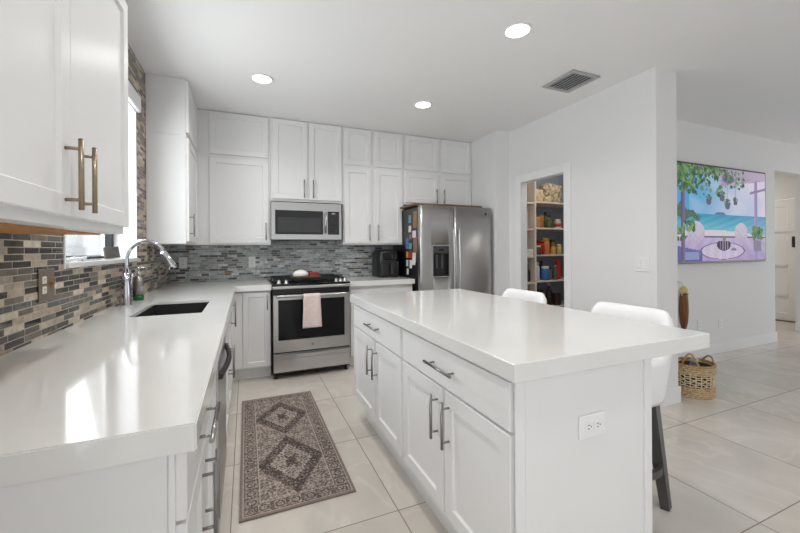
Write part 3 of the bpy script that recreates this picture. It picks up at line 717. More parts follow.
# ------------------------------------------------------------------ air fryer
t = thing('air_fryer', 'black air fryer on the worktop beside the fridge', 'air fryer', (1.55, 4.22, CT))
b = bmesh.new(); rings = []
prof = [(.165, 0), (.172, .02), (.172, .2), (.165, .29), (.14, .325), (.10, .333)]
for r, z in prof:
    ring = []
    for k in range(32):
        a = 2 * PI * k / 32; c_, s_ = math.cos(a), math.sin(a); q = (abs(c_) ** 5 + abs(s_) ** 5) ** (-1 / 5)
        ring.append(b.verts.new((1.585 + r * .82 * c_ * q, 4.24 + r * .95 * s_ * q, CT + .001 + z)))
    rings.append(ring)
for A, B in zip(rings, rings[1:]):
    for k in range(32): b.faces.new((A[k], A[(k + 1) % 32], B[(k + 1) % 32], B[k])).smooth = True
b.faces.new(rings[0][::-1]); b.faces.new(rings[-1]); bmesh.ops.recalc_face_normals(b, faces=b.faces)
g = G(); g.merge(b); g.build('body', M['black'], t)
G().box(1.475, 1.695, 4.064, 4.080, CT + .02, CT + .19, .01, 2).build('basket_front', flat(34, 34, 36, .25), t)
g = G().box(1.568, 1.602, 4.0, 4.064, CT + .14, CT + .17, .01, 2); g.box(1.570, 1.600, 4.0, 4.022, CT + .05, CT + .15, .008, 2); g.build('basket_handle', flat(40, 40, 42, .2), t)
G().box(1.495, 1.675, 4.066, 4.08, CT + .21, CT + .285, .004).build('control_panel', M['blackglass'], t)

# ------------------------------------------------------------------ faucet and soap
fx, fy = -.672, 2.70
t = thing('kitchen_faucet', 'tall chrome gooseneck faucet with pull-down spray head', 'faucet', (fx, fy, CT))
G().lathe([(.030, CT + .0005), (.030, CT + .008), (.0275, CT + .014), (.0265, CT + .10), (.021, CT + .15), (.0166, CT + .20)], fx, fy, 28).build('base', M['chrome'], t)
pts = [(fx, fy, CT + .19)] + [(fx, fy, CT + .19 + .06 * k) for k in (1,)]
R_ = .100; cz = 1.196
for k in range(0, 15):
    a = PI - (PI * 0.86) * k / 14; pts.append((fx + R_ + R_ * math.cos(a), fy + .01 * (k / 14), cz + .112 * math.sin(a)))
G().tube(pts, .0158, 16).build('gooseneck', M['chrome'], t)
p0, p1 = Vector(pts[-1]), Vector(pts[-1]) + (Vector(pts[-1]) - Vector(pts[-2])).normalized() * .12
G().tube([p0, p0.lerp(p1, .1), p0.lerp(p1, .3), p0.lerp(p1, .85), p1], [.0165, .0195, .021, .027, .024], 18).build('spray_head', M['chrome'], t)
g = G().tube([(fx, fy + .022, CT + .085), (fx, fy + .05, CT + .085)], .014, 14); g.tube([(fx, fy + .045, CT + .085), (fx + .012, fy + .062, CT + .15), (fx + .02, fy + .066, CT + .19)], [.008, .007, .006], 10)
g.build('lever', M['chrome'], t)
sx, sy = -.672, 2.985
t = thing('soap_dispenser', 'steel pump soap dispenser with green soap behind the faucet', 'soap dispenser', (sx, sy, CT))
G().lathe([(.031, CT + .0005), (.031, CT + .038)], sx, sy, 26).build('soap', M['greensoap'], t)
G().lathe([(.032, CT + .0385), (.031, CT + .11), (.028, CT + .145), (.014, CT + .158), (.012, CT + .17)], sx, sy, 26).build('bottle', M['nickel'], t)
g = G().lathe([(.011, CT + .171), (.011, CT + .185), (.005, CT + .187), (.005, CT + .215), (.010, CT + .216), (.010, CT + .224), (0, CT + .225)], sx, sy, 18); g.tube([(sx, sy, CT + .219), (sx + .04, sy, CT + .217), (sx + .05, sy, CT + .208)], .0045, 10)
g.build('pump', M['chrome'], t)

# ------------------------------------------------------------------ wall plates
def plate(face, plane, u, v, wd, ht, label, cat, name, pm='plate_white', im='plate_white', kind='outlet', n=1, flatways=False, shift=0., group=None):
    f = mapper(face, plane)
    c = f(u, v, 0); t = thing(name, label, cat, c, group)
    def bx(g, u0, u1, v0, v1, w0, w1, bev=0):
        a, b_ = f(u0, v0, w0), f(u1, v1, w1)
        g.box(min(a[0], b_[0]), max(a[0], b_[0]), min(a[1], b_[1]), max(a[1], b_[1]), min(a[2], b_[2]), max(a[2], b_[2]), bev)
    g = G(); bx(g, u - wd / 2, u + wd / 2, v - ht / 2, v + ht / 2, .0005, .007, .002); g.build('cover_plate', M[pm], t)
    if kind == 'outlet':
        for s_ in (-1, 1):
            du, dv = (s_ * .02, 0) if flatways else (shift, s_ * .0195)
            g = G(); bx(g, u + du - .0155, u + du + .0155, v + dv - .014, v + dv + .014, .0072, .0095, .002); o = g.build('socket', M[im], t)
            g = G()
            if flatways:
                for q in (-1, 1): bx(g, u + du - .004, u + du + .004, v + q * .0055 - .0012, v + q * .0055 + .0012, .0094, .0099)
                bx(g, u + du + .009, u + du + .0125, v - .002, v + .002, .0094, .0099)
            else:
                for q in (-1, 1): bx(g, u + du + q * .0055 - .0012, u + du + q * .0055 + .0012, v + dv - .002, v + dv + .006, .0094, .0099)
                bx(g, u + du - .002, u + du + .002, v + dv - .010, v + dv - .006, .0094, .0099)
            g.build('slots', M['slot'], o)
        if shift:
            g = G(); bx(g, u - shift - .005, u - shift + .005, v - .012, v + .012, .0072, .0085); bx(g, u - shift - .0035, u - shift + .0035, v - .002, v + .010, .0085, .020, .001); g.build('toggle', M['wood'], t)
    else:
        for q in range(n):
            uu = u + (q - (n - 1) / 2) * .046
            g = G(); bx(g, uu - .0165, uu + .0165, v - .033, v + .033, .0072, .0135, .0015); g.build('rocker', M['plate_white'], t)
    return t
plate('+x', XL, 1.872, 1.118, .118, .125, 'dark bronze plate with ivory sockets and a toggle on the mosaic wall', 'outlet', 'wall_outlet', 'bronze_plate', 'ivory', shift=-.027)
plate('-y', YB, -.612, 1.12, .075, .118, 'white outlet plate near the back corner under the wall cabinet', 'outlet', 'wall_outlet')
plate('-y', YB, .064, 1.116, .072, .122, 'white outlet plate on the backsplash left of the range', 'outlet', 'wall_outlet')
plate('-y', .873, 1.044, .666, .115, .074, 'white sideways outlet plate on the island end panel', 'outlet', 'wall_outlet', flatways=True)
plate('-x', XP, 1.98, 1.115, .12, .118, 'white double light switch on the wall beside the pantry', 'light switch', 'light_switch', kind='switch', n=2)
plate('-y', 2.55, 4.78, .365, .075, .118, 'left white outlet plate low on the wall under the television', 'outlet', 'wall_outlet')
plate('-y', 2.55, 5.18, .345, .075, .118, 'right white outlet plate low on the wall under the television', 'outlet', 'wall_outlet')

# ------------------------------------------------------------------ window dressings
o = G().box(XL + .001, XL + .03, WY0 - .04, WY1 + .025, WZ1 - .005, WZ1 + .105, .006, 2).build('blind_cassette', M['trim'])
tag(o, 'white blind cassette mounted above the kitchen window', 'blind')
tb = G().box(-.006, .006, -.06, .06, 0, .075, .003).xf(Matrix.Translation((-.80, 2.93, WZ0 + .030)) @ Matrix.Rotation(math.radians(-8), 4, 'Y') @ Matrix.Rotation(math.radians(-24), 4, 'Z')).build('slate_tile', M['slate'])
tag(tb, 'dark grey slab leaning on the window sill near the faucet', 'slab')
o = G().lathe([(.0, WZ0 + .0285), (.026, WZ0 + .0285), (.032, WZ0 + .04), (.03, WZ0 + .06), (.02, WZ0 + .066)], -.79, 2.12, 20).build('sill_pot', flat(170, 175, 190, .2))
tag(o, 'small pale blue grey pot at the left end of the sill', 'pot')
g = G(); random.seed(3)
for k in range(7):
    y = 2.26 + k * .035 + random.uniform(-.01, .01)
    g.tube([(-.80 + random.uniform(-.02, .02), y - .03, WZ0 + .034), (-.79, y, WZ0 + .04 + random.uniform(-.003, .006)), (-.80 + random.uniform(-.03, .03), y + .03, WZ0 + .036)], [.005, .006, .005], 8)
o = g.build('dish_cloth', flat(206, 206, 210)); tag(o, 'crumpled white cloth lying on the window sill', 'cloth')
g = G()
for k in range(26): g.box(-1.75, -1.72, 1.0 + k * .3, 1.29 + k * .3, -.05, 1.20)
g.box(-1.72, -1.70, 1.0, 8.8, .3, .38); g.box(-1.72, -1.70, 1.0, 8.8, 1.0, 1.08)
o = g.build('garden_fence', M['fence']); tag(o, 'dark board fence outside beyond the kitchen window', 'fence')

# ------------------------------------------------------------------ rug (woven pattern as colour per knot cell)
def picture_grid(name, nu, nv, fpos, fcol, material, thick, parent=None):
    """thin slab whose front face is a grid of coloured cells; fpos(u,v,w)->world, fcol(u,v)->sRGB 0-1"""
    vs_, fs, cols = [], [], []
    for j in range(nv + 1):
        for i in range(nu + 1): vs_.append(Vector(fpos(i / nu, j / nv, thick)))
    for j in range(nv):
        for i in range(nu):
            a = j * (nu + 1) + i; fs.append((a, a + 1, a + nu + 2, a + nu + 1)); cols.append(lin(fcol((i + .5) / nu, (j + .5) / nv)) + (1,))
    n0 = len(vs_)
    for u, v in ((0, 0), (1, 0), (1, 1), (0, 1)): vs_.append(Vector(fpos(u, v, 0)))
    c4 = [0, nu, (nv + 1) * (nu + 1) - 1, nv * (nu + 1)]
    for k in range(4):
        fs.append((n0 + k, n0 + (k + 1) % 4, c4[(k + 1) % 4], c4[k])); cols.append(cols[0])
    fs.append((n0 + 3, n0 + 2, n0 + 1, n0)); cols.append(cols[0])
    root = parent
    while root is not None and root.parent is not None: root = root.parent
    ofs = Vector(root.location) if root is not None else Vector((0, 0, 0))
    me = bpy.data.meshes.new(name); me.from_pydata([tuple(v - ofs) for v in vs_], [], fs)
    at = me.color_attributes.new('picture', 'FLOAT_COLOR', 'CORNER')
    data = []
    for f_, c in zip(fs, cols): data.extend(c * len(f_))
    at.data.foreach_set('color', data)
    me.materials.append(material); o = bpy.data.objects.new(name, me); COL.objects.link(o)
    if parent is not None: o.parent = parent
    return o
RX, RY, RW, RL = -.036, 1.833, .552, 1.455
rng = random.Random(11)
def rug_col(u, v):
    x, y = u * RW, v * RL
    base = [.64, .59, .555]; dark = [.25, .205, .20]; mid = [.46, .40, .38]; pale = [.74, .70, .66]
    e = min(x, RW - x, y, RL - y)
    n = rng.random()
    def mix(a, b, t): return [p + (q - p) * t for p, q in zip(a, b)]
    vine = math.sin(x * 150 + 2 * math.sin(y * 70)) * math.sin(y * 128 + 2 * math.sin(x * 83))
    if e < .012: c = mix(base, mid, .7)
    elif e < .020: c = mix(pale, base, .5)
    elif e < .090:
        s_ = (y if min(x, RW - x) < min(y, RL - y) else x)
        k = (s_ % .074) / .074 - .5; q = (e - .055) / .034
        d = math.hypot(k * 2.1, q)
        c = mix(base, dark, .78) if .40 < d < .70 else (mix(base, dark, .35) if d <= .22 else base)
        if abs(q) > .84: c = mix(base, dark, .45)
        if d > .8 and abs(k) > .36: c = mix(base, dark, .62)
        if n < .26: c = mix(c, dark, .5)
        elif n > .74: c = mix(c, pale, .55)
    elif e < .096: c = mix(pale, base, .35)
    else:
        c = mix(base, dark, .15)
        if vine > .35: c = mix(base, dark, .62)
        elif vine < -.55: c = mix(base, pale, .6)
        for cy, hh in ((1.035, .285), (.415, .315)):
            dx, dy = abs(x - RW / 2) / .190, abs(y - cy) / hh
            d = dx + dy + .035 * math.sin(y * 260) * (dx > .1)
            if d < 1:
                if d > .62:
                    c = mix(dark, mid, .10) if vine < .30 else mix(mid, base, .35)
                    if .93 < d: c = mix(dark, mid, .4)
                elif d > .575: c = mix(base, pale, .7)
                else:
                    c = mix(base, pale, .15)
                    if vine > .25: c = mix(base, dark, .6)
                    if d < .17 or (abs(dx - dy * .8) < .045 and d < .38): c = mix(dark, mid, .25)
        if n < .24: c = mix(c, dark, .42)
        elif n > .80: c = mix(c, pale, .45)
    j = rng.uniform(-.04, .04)
    return tuple(max(0, min(1, p + j)) for p in c)
rug = picture_grid('runner_rug', 120, 316, lambda u, v, w_: (RX + u * RW, RY + v * RL, .001 + w_), rug_col, attr_mat('rug_pile', .95), .008)
tag(rug, 'faded grey brown runner rug with two diamond medallions on the tiles', 'rug')

# ------------------------------------------------------------------ television
TX0, TX1, TZ0, TZ1, TY = 4.105, 6.09, 1.070, 2.190, 2.50
t = thing('television', 'large wall television showing a seaside terrace', 'television', ((TX0 + TX1) / 2, 2.55, TZ0))
G().box(TX0 + .05, TX1 - .05, TY + .028, 2.549, TZ0 + .05, TZ1 - .05).build('mount', M['black'], t)
G().box(TX0, TX1, TY, TY + .03, TZ0, TZ1, .004).build('bezel', M['black'], t)
rng2 = random.Random(5)
def lerp3(a, b, k): k = max(0, min(1, k)); return tuple(p + (q - p) * k for p, q in zip(a, b))
C = lambda r, g_, b_: (r / 255, g_ / 255, b_ / 255)
leaf = [(rng2.uniform(-.02, .5) ** 1.0, rng2.random() ** 2.2 * .30, rng2.uniform(.006, .02), rng2.random()) for _ in range(300)]
leaf += [(.08 + rng2.random() * .2, .05 + rng2.random() ** 1.3 * .2, rng2.uniform(.01, .022), rng2.random()) for _ in range(70)]
leaf += [(.5 + rng2.random() * .26, .02 + rng2.random() ** 1.5 * .2, rng2.uniform(.006, .016), rng2.random()) for _ in range(60)]
hang = [(.385, .35, .028), (.52, .30, .03), (.575, .385, .03), (.66, .345, .022)]
shrub = [(.90 + rng2.uniform(-.05, .06), .70 + rng2.uniform(-.07, .06), rng2.uniform(.01, .02), rng2.random()) for _ in range(60)]
shrub += [(.20 + rng2.uniform(-.05, .05), .63 + rng2.uniform(-.05, .05), rng2.uniform(.008, .018), rng2.random()) for _ in range(40)]
shrub += [(.12 + rng2.uniform(-.06, .04), .70 + rng2.uniform(-.05, .08), rng2.uniform(.008, .018), rng2.random()) for _ in range(40)]
def ell(u, v, cu, cv, a, b_): return ((u - cu) / a) ** 2 + ((v - cv) / b_) ** 2
def tv_col(u, v):
    q = 1 - v       # q from the top
    asp = 1.77
    # sky
    c = lerp3(C(92, 176, 226), C(236, 226, 246), (u - .12) * 1.25 + .25 * math.sin(u * 9 + q * 7) * .5)
    c = lerp3(c, C(246, 238, 250), max(0, math.sin(u * 14 + math.sin(q * 11) * 2) * .35) * (u > .2))
    if q > .50: # sea
        c = lerp3(C(58, 158, 196), C(120, 200, 222), (q - .50) / .17 + .15 * math.sin(u * 40 + q * 90))
        c = lerp3(c, C(170, 180, 220), (u - .6) * 1.1)
    if ell(u, q, .50, .50, .055, .022) < 1 and q < .505: c = C(96, 132, 164)
    m_ = .50 - .10 * max(0, 1 - abs(u - .12) / .13) - .02 * math.sin(u * 60)
    if u < .30 and m_ < q < .56 + .02 * math.sin(u * 50): c = lerp3(C(60, 96, 88), C(108, 140, 112), rng2.random())
    if q > .70 - .03 * math.sin(u * 4): c = C(232, 222, 226)           # beach
    if q > .745: c = lerp3(C(206, 190, 226), C(168, 152, 202), (q - .745) * 2.6 + .18 * math.sin((u - .5) / (q - .35) * 26))
    if .735 < q < .752 and u > .12: c = C(120, 104, 150)               # rail
    # chairs
    for cu, w_ in ((.26, .09), (.72, .075)):
        if ell(u, q, cu, .70, w_ * .95, .115) < 1: c = lerp3(C(236, 226, 238), C(176, 160, 196), rng2.random() * .5 + (q - .62) * 2)
        if ell(u, q, cu + .02, .665, w_ * .5, .06) < 1: c = C(214, 206, 224)
    # round table and bowl
    d = ell(u, q, .53, .895, .215, .085)
    if d < 1.18: c = C(126, 108, 158)
    if d < 1: c = lerp3(C(226, 214, 236), C(200, 186, 222), abs(math.sin(u * 38)) * .5)
    dd = ell(u, q, .535, .83, .072, .062)
    if dd < 1 and q > .79: c = C(54, 42, 62) if (abs(math.sin(u * 120)) > .55 or dd > .75) else C(176, 160, 186)
    if ell(u, q, .54, .765, .014, .03) < 1: c = C(120, 150, 96)
    if ell(u, q, .64, .88, .028, .018) < 1: c = C(146, 130, 172)
    # blue pouf and step
    if u < .32 and q > .84 + (u - .1) * .25 and u > .02: c = lerp3(C(112, 116, 176), C(86, 92, 150), (q - .84) * 4)
    if .16 < u < .29 and .90 < q < .985: c = C(150, 160, 208)
    # posts and beams
    if .125 < u < .158: c = lerp3(C(98, 84, 122), C(140, 122, 160), (u - .125) / .033)
    if .872 < u < .905: c = lerp3(C(184, 164, 206), C(160, 140, 186), (u - .872) / .033)
    if q < .20 + (u - .5) * -.22 and u > .5: c = lerp3(C(212, 192, 220), C(184, 164, 200), abs(math.sin(u * 30 + q * 60)))
    if q < .09: c = lerp3(C(150, 142, 172), C(206, 190, 214), u)
    if abs(q - (.20 + (.95 - u) * .35)) < .014 and u > .82: c = C(160, 138, 178)
    if ell(u, q, .585, .11, .065, .05) < 1: c = C(122, 116, 158)
    for cu, cq, r in hang:
        if abs(u - cu) < .0025 and q < cq: c = C(150, 150, 170)
        if ell(u, q, cu, cq + .02, r * .9, r * 1.3) < 1: c = C(120, 100, 132)
        if ell(u, q, cu, cq - .015, r * 1.1, r * 1.5) < 1 and rng2.random() < .7: c = C(78, 122, 92)
    if .86 < u < .95 and .78 < q < .90: c = C(150, 138, 164)
    for lu, lq, r, k in leaf + shrub:
        if (u - lu) ** 2 + ((q - lq) / asp) ** 2 < r * r * .6: c = lerp3(C(54, 92, 62), C(140, 178, 118), k)
    return c
picture_grid('screen', 200, 113, lambda u, v, w_: (TX0 + .018 + u * (TX1 - TX0 - .036), TY + .0015 - w_, TZ0 + .022 + v * (TZ1 - TZ0 - .04)), tv_col, attr_mat('tv_picture', .5, emit=.7), .003, t)

# ------------------------------------------------------------------ bar stools
def make_stool(x, y, label):
    t = thing('bar_stool', label, 'stool', (0, 0, 0), 'white bar stools at the island')
    # wrap-around shell: back towards +x
    b = bmesh.new(); N, K = 40, 12; inn, out = [], []
    A0 = math.radians(118)
    for i in range(N + 1):
        a = -A0 + 2 * A0 * i / N; q = abs(a) / A0
        top = .930 - .215 * min(1, max(0, (q - .33) / .2)) ** 1.6
        ca, sa = math.cos(a), math.sin(a); pw = 4.6
        k_ = (abs(ca) ** pw + abs(sa) ** pw) ** (-1 / pw)
        ro, ri = [], []
        for j in range(K + 1):
            s_ = j / K; z = .485 + (top - .485) * s_
            sc = .84 + .16 * min(1, (z - .485) / .42) ** .9
            bulge = .004 * math.sin(s_ * PI)
            edge = .016 * max(0, (s_ - .9) / .1) ** 2
            R1x, R1y = (.226 + bulge) * sc - edge, (.264 + bulge) * sc - edge
            th = .045
            ro.append(b.verts.new((R1x * ca * k_, R1y * sa * k_, z)))
            ri.append(b.verts.new(((R1x - th + 2 * edge) * ca * k_, (R1y - th + 2 * edge) * sa * k_, z - .0)))
        out.append(ro); inn.append(ri)
    def quad(*v): b.faces.new(v).smooth = True
    for i in range(N):
        for j in range(K):
            quad(out[i][j], out[i + 1][j], out[i + 1][j + 1], out[i][j + 1]); quad(inn[i][j + 1], inn[i + 1][j + 1], inn[i + 1][j], inn[i][j])
        quad(out[i][K], out[i + 1][K], inn[i + 1][K], inn[i][K]); quad(inn[i][0], inn[i + 1][0], out[i + 1][0], out[i][0])
    for j in range(K):
        quad(inn[0][j], out[0][j], out[0][j + 1], inn[0][j + 1]); quad(out[N][j], inn[N][j], inn[N][j + 1], out[N][j + 1])
    bmesh.ops.recalc_face_normals(b, faces=b.faces)
    g = G(); g.merge(b); g.build('backrest', M['leather'], t)
    b = bmesh.new(); rings = []
    for sc, z in ((.80, .475), (.84, .49), (.84, .60), (.90, .63), (.86, .655), (.6, .662), (.02, .664)):
        ring = []
        for k in range(36):
            a = 2 * PI * k / 36; ca, sa = math.cos(a), math.sin(a); k_ = (abs(ca) ** 3.2 + abs(sa) ** 3.2) ** (-1 / 3.2)
            ring.append(b.verts.new((-.012 + .194 * sc * ca * k_, .218 * sc * sa * k_, z)))
        rings.append(ring)
    for A, B in zip(rings, rings[1:]):
        for k in range(36): b.faces.new((A[k], A[(k + 1) % 36], B[(k + 1) % 36], B[k])).smooth = True
    b.faces.new(rings[0][::-1]); b.faces.new(rings[-1]); bmesh.ops.recalc_face_normals(b, faces=b.faces)
    g = G(); g.merge(b); g.build('seat', M['leather'], t)
    def bar(p, q, w1, w2):
        p, q = Vector(p), Vector(q); b = bmesh.new(); d = (q - p).normalized(); n = Vector((-p.y, p.x, 0)).normalized(); o_ = d.cross(n).normalized()
        r = []
        for c_, wd in ((p, w1), (q, w2)):
            r.append([b.verts.new(c_ + n * sx_ * wd / 2 + o_ * sy_ * wd * .38) for sx_, sy_ in ((-1, -1), (1, -1), (1, 1), (-1, 1))])
        for k in range(4): b.faces.new((r[0][k], r[0][(k + 1) % 4], r[1][(k + 1) % 4], r[1][k]))
        b.faces.new(r[0][::-1]); b.faces.new(r[1]); bmesh.ops.recalc_face_normals(b, faces=b.faces)
        g = G(); g.merge(b); return g
    for sx_ in (-1, 1):
        for sy_ in (-1, 1):
            bar((sx_ * .105 - .035, sy_ * .190, .482), (sx_ * .128 - .035, sy_ * .244, .0015), .074, .048).build('leg', M['legmetal'], t)
    # foot ring: curved flat bars between the legs
    g = G(); z0 = .20; ring = []
    for k in range(48):
        a = 2 * PI * k / 48; ca, sa = math.cos(a), math.sin(a); k_ = (abs(ca) ** 3 + abs(sa) ** 3) ** (-1 / 3)
        ring.append((.155 * ca * k_ - .035, .272 * sa * k_))
    b = bmesh.new(); R4 = []
    for (px, py) in ring:
        s_ = 1 - .020 / math.hypot(px, py)
        R4.append([b.verts.new((px, py, z0 - .017)), b.verts.new((px, py, z0 + .017)), b.verts.new((px * s_, py * s_, z0 + .017)), b.verts.new((px * s_, py * s_, z0 - .017))])
    for k in range(48):
        A, B = R4[k], R4[(k + 1) % 48]
        for q in range(4): b.faces.new((A[q], B[q], B[(q + 1) % 4], A[(q + 1) % 4]))
    bmesh.ops.recalc_face_normals(b, faces=b.faces); g.merge(b); g.build('footrest', M['legmetal'], t)
    t.location = (x, y, 0)
    return t
st = make_stool(1.755, 1.375, 'white upholstered bar stool at the near right corner of the island')
st2 = copy_tree(st); st2.location = (1.755, 2.205, 0); st2['label'] = 'white upholstered bar stool at the far end of the island, before the pantry'

# ------------------------------------------------------------------ wicker basket
bx_, by_ = 3.52, 1.92
t = thing('wicker_basket', 'tan woven wicker basket on the floor behind the white pillar', 'basket', (bx_, by_, 0))
NS = 22
def bas_r(z): return .132 + .012 * (z / .26)
def strands(ks, rad, amp):
    g = G()
    for k in ks:
        z = .008 + k * .0172; pts = []
        for i in range(88):
            a = 2 * PI * i / 88; r = bas_r(z) + amp * math.sin(NS * a + (k % 2) * PI); pts.append((bx_ + 1.05 * r * math.cos(a), by_ + .92 * r * math.sin(a), z + (.004 * math.sin(11 * a + k * PI) if rad < .006 else 0)))
        g.tube(pts, rad, 6, closed=True)
    return g
g = strands((0, 1, 2, 3, 4, 11, 12, 13, 14), .0085, .005)
g.lathe([(0, .002), (.128, .002), (.128, .006), (0, .006)], bx_, by_, 28, 1.05, .92)
g.build('woven_body', M['wicker'], t)
g = strands((5.2, 6.4, 7.5, 8.6, 9.8), .0048, .005)
for i in range(NS):
    a = 2 * PI * (i + .25) / NS; g.tube([(bx_ + 1.05 * bas_r(z) * math.cos(a), by_ + .92 * bas_r(z) * math.sin(a), z) for z in (.06, .13, .21)], .004, 5)
g.build('open_weave', flat(216, 198, 168, .7), t)
G().lathe([(.118, .0075), (.124, .1), (.130, .245), (.127, .245), (.121, .1), (.115, .0075)], bx_, by_, 32, 1.05, .92).build('weave_gap_shade', flat(74, 58, 42, .8), t)  # dark sheet added so the weave gaps look shaded
g = G(); pts = [(bx_ + 1.05 * .146 * math.cos(2 * PI * i / 60), by_ + .92 * .146 * math.sin(2 * PI * i / 60), .264) for i in range(60)]
g.tube(pts, .011, 8, closed=True); g.build('rim', M['wicker_dark'], t)
for a0, up_ in ((3.5, .10), (-.3, .05)):
    pts = []
    for k in range(15):
        s_ = k / 14; a = a0 - .42 + .84 * s_; pts.append((bx_ + 1.05 * .144 * math.cos(a), by_ + .92 * .144 * math.sin(a), .268 + up_ * math.sin(PI * s_)))
    G().tube(pts, .0075, 8).build('handle', M['wicker_dark'], t)
o = thing('steel_bottle', 'grey metal bottle standing inside the wicker basket', 'bottle', (3.47, 1.89, .012))
G().lathe([(.0, .012), (.03, .012), (.033, .02), (.033, .27)], 3.47, 1.89, 22).build('bottle_body', flat(128, 128, 140, .3, .7), o)
G().lathe([(.026, .271), (.027, .31), (.02, .318), (0, .318)], 3.47, 1.89, 22).build('cap', flat(190, 188, 190, .3, .5), o)
# brown slim object hanging on the far side of the pillar
hx, hy_ = 4.385, 2.488
t = thing('hanging_ornament', 'slim brown wooden ornament with a yellow top on the wall below the television', 'ornament', (hx, 2.55, .36))
G().lathe([(.0, .36), (.026, .365), (.044, .44), (.052, .55), (.050, .64), (.044, .72), (.036, .745), (0, .748)], hx, hy_, 22, 1.0, .8).build('brown_body', mat('brown_wood', rgb(112, 68, 30), .5, var=((60, 60, 4), .3)), t)
g = G().lathe([(0, .749), (.03, .75), (.046, .775), (.04, .80), (.02, .825), (0, .83)], hx, hy_, 18, 1.0, .8)
for k in range(9): g.tube([(hx + .03 * math.cos(k * .7), hy_ + .02 * math.sin(k * .7), .78), (hx + .058 * math.cos(k * .7), hy_ + .035 * math.sin(k * .7), .77 - .02 * (k % 3))], [.009, .006], 6)
g.build('yellow_top', flat(206, 188, 128), t)
G().tube([(hx, hy_, .829), (hx, hy_ + .01, .86), (hx, 2.5495, .875)], .006, 8).build('hook', M['plate_white'], t)

# ------------------------------------------------------------------ pantry shelving and groceries
PXA, PXM, PXB, PYF = 3.09, 3.272, 4.262, 3.505
t = thing('pantry_shelving', 'cream pantry shelves with an upright seen through the doorway', 'shelves', ((PXA + PXB) / 2, 3.68, 0))
SZ = [.52, .85, 1.172, 1.505, 1.828]
for z in SZ:
    G().box(PXM + .012, PXB, PYF, 3.858, z - .02, z, .0015).build('shelf', M['cream'], t)
    G().box(PXA, PXM - .012, PYF, 3.858, z - .014 - .02, z - .014, .0015).build('shelf', M['cream'], t)
G().box(PXM - .0115, PXM + .0115, PYF - .004, 3.858, .001, 2.35).build('upright', M['cream'], t)
G().box(PXA - .019, PXA - .0005, PYF, 3.858, .001, 2.35).build('side_panel', M['cream'], t)
G().box(PXA + .001, PXM - .013, 3.845, 3.8575, .001, 2.35).build('back_panel', M['cream'], t)

def jar(x, y, z, r, h, body, lid, label, cat='jar', name='food_jar', group='jars and packets on the pantry shelves', lab=None):
    t = thing(name, label, cat, (x, y, z), group)
    z += .0006; r *= 1.18; h *= 1.12
    G().lathe([(r * .92, z), (r, z + h * .06), (r, z + h * .72), (r * .8, z + h * .82)], x, y, 18).build('body', body, t)
    G().lathe([(r * .82, z + h * .822), (r * .82, z + h * .99), (r * .75, z + h), (0, z + h)], x, y, 18).build('lid', lid, t)
    if lab: G().lathe([(r + .0008, z + h * .2), (r + .0008, z + h * .55)], x, y, 18).build('wrapper', lab, t)
    return t
def bottle(x, y, z, r, h, body, cap, label, cat='bottle', name='bottle', group='jars and packets on the pantry shelves', lab=None):
    t = thing(name, label, cat, (x, y, z), group); z += .0006; r *= 1.15; h *= 1.08
    G().lathe([(r * .9, z), (r, z + h * .05), (r, z + h * .58), (r * .42, z + h * .75), (r * .38, z + h * .88)], x, y, 18).build('body', body, t)
    G().lathe([(r * .44, z + h * .882), (r * .44, z + h), (0, z + h)], x, y, 14).build('cap', cap, t)
    if lab: G().lathe([(r + .0008, z + h * .15), (r + .0008, z + h * .5)], x, y, 18).build('wrapper', lab, t)
    return t
def packet(x, y, z, wx, wy, h, m_, label, cat='packet', name='food_packet', lump=.12, group='jars and packets on the pantry shelves'):
    b = bmesh.new(); bmesh.ops.create_cube(b, size=1); bmesh.ops.subdivide_edges(b, edges=b.edges[:], cuts=5, use_grid_fill=True)
    rg = random.Random(hash((round(x, 3), round(z, 3))) & 1023)
    ph = [rg.uniform(0, 6) for _ in range(4)]
    for v in b.verts:
        c_ = v.co * 2; q = max(abs(c_.x), abs(c_.y), abs(c_.z)); l = c_.length
        c_ = c_ * (1 - .35 * (l / 1.732 - .45))
        k = 1 + lump * math.sin(c_.x * 4 + ph[0]) * math.sin(c_.z * 5 + ph[1]) + lump * .5 * math.sin(c_.x * 9 + c_.y * 7 + ph[2])
        v.co = Vector((x + c_.x * wx / 2 * k, y + c_.y * wy / 2 * k, z + .002 + (max(-.86, c_.z * (1 if c_.z < 0 else k)) + .86) * h / 1.8))
        
    for f_ in b.faces: f_.smooth = True
    zmin = min(v.co.z for v in b.verts)
    for v in b.verts: v.co.z += z + .0008 - zmin
    g = G(); g.merge(b); o = g.build(name, m_); tag(o, label, cat, group); return o
def carton(x, y, z, wx, wy, h, m_, label, cat='box', name='carton', group='jars and packets on the pantry shelves'):
    o = G().box(x - wx / 2, x + wx / 2, y - wy / 2, y + wy / 2, z + .0006, z + h, .003).build(name, m_); return tag(o, label, cat, group)
z = SZ[4]; YS = 3.60
snake = mat('patterned_bag', rgb(178, 160, 132), .8, var=(38, .55)); beige = mat('beige_cloth', rgb(214, 190, 150), .85, var=(30, .12))
packet(3.39, YS + .01, z, .16, .12, .16, beige, 'beige cloth bag at the left of the top pantry shelf', 'bag', 'cloth_bag', .16)
packet(3.50, YS - .055, z, .11, .06, .07, beige, 'flat beige folded cloth in front on the top pantry shelf', 'cloth', 'folded_cloth', .1)
packet(3.66, YS + .05, z, .32, .13, .25, snake, 'brown and cream patterned bag on the top pantry shelf', 'bag', 'patterned_bag', .1)
z = SZ[3]
amber = flat(170, 110, 62); green = flat(66, 84, 40); darkl = flat(40, 36, 34); red = flat(170, 26, 24); gold = flat(204, 160, 72); whitep = flat(222, 216, 206)
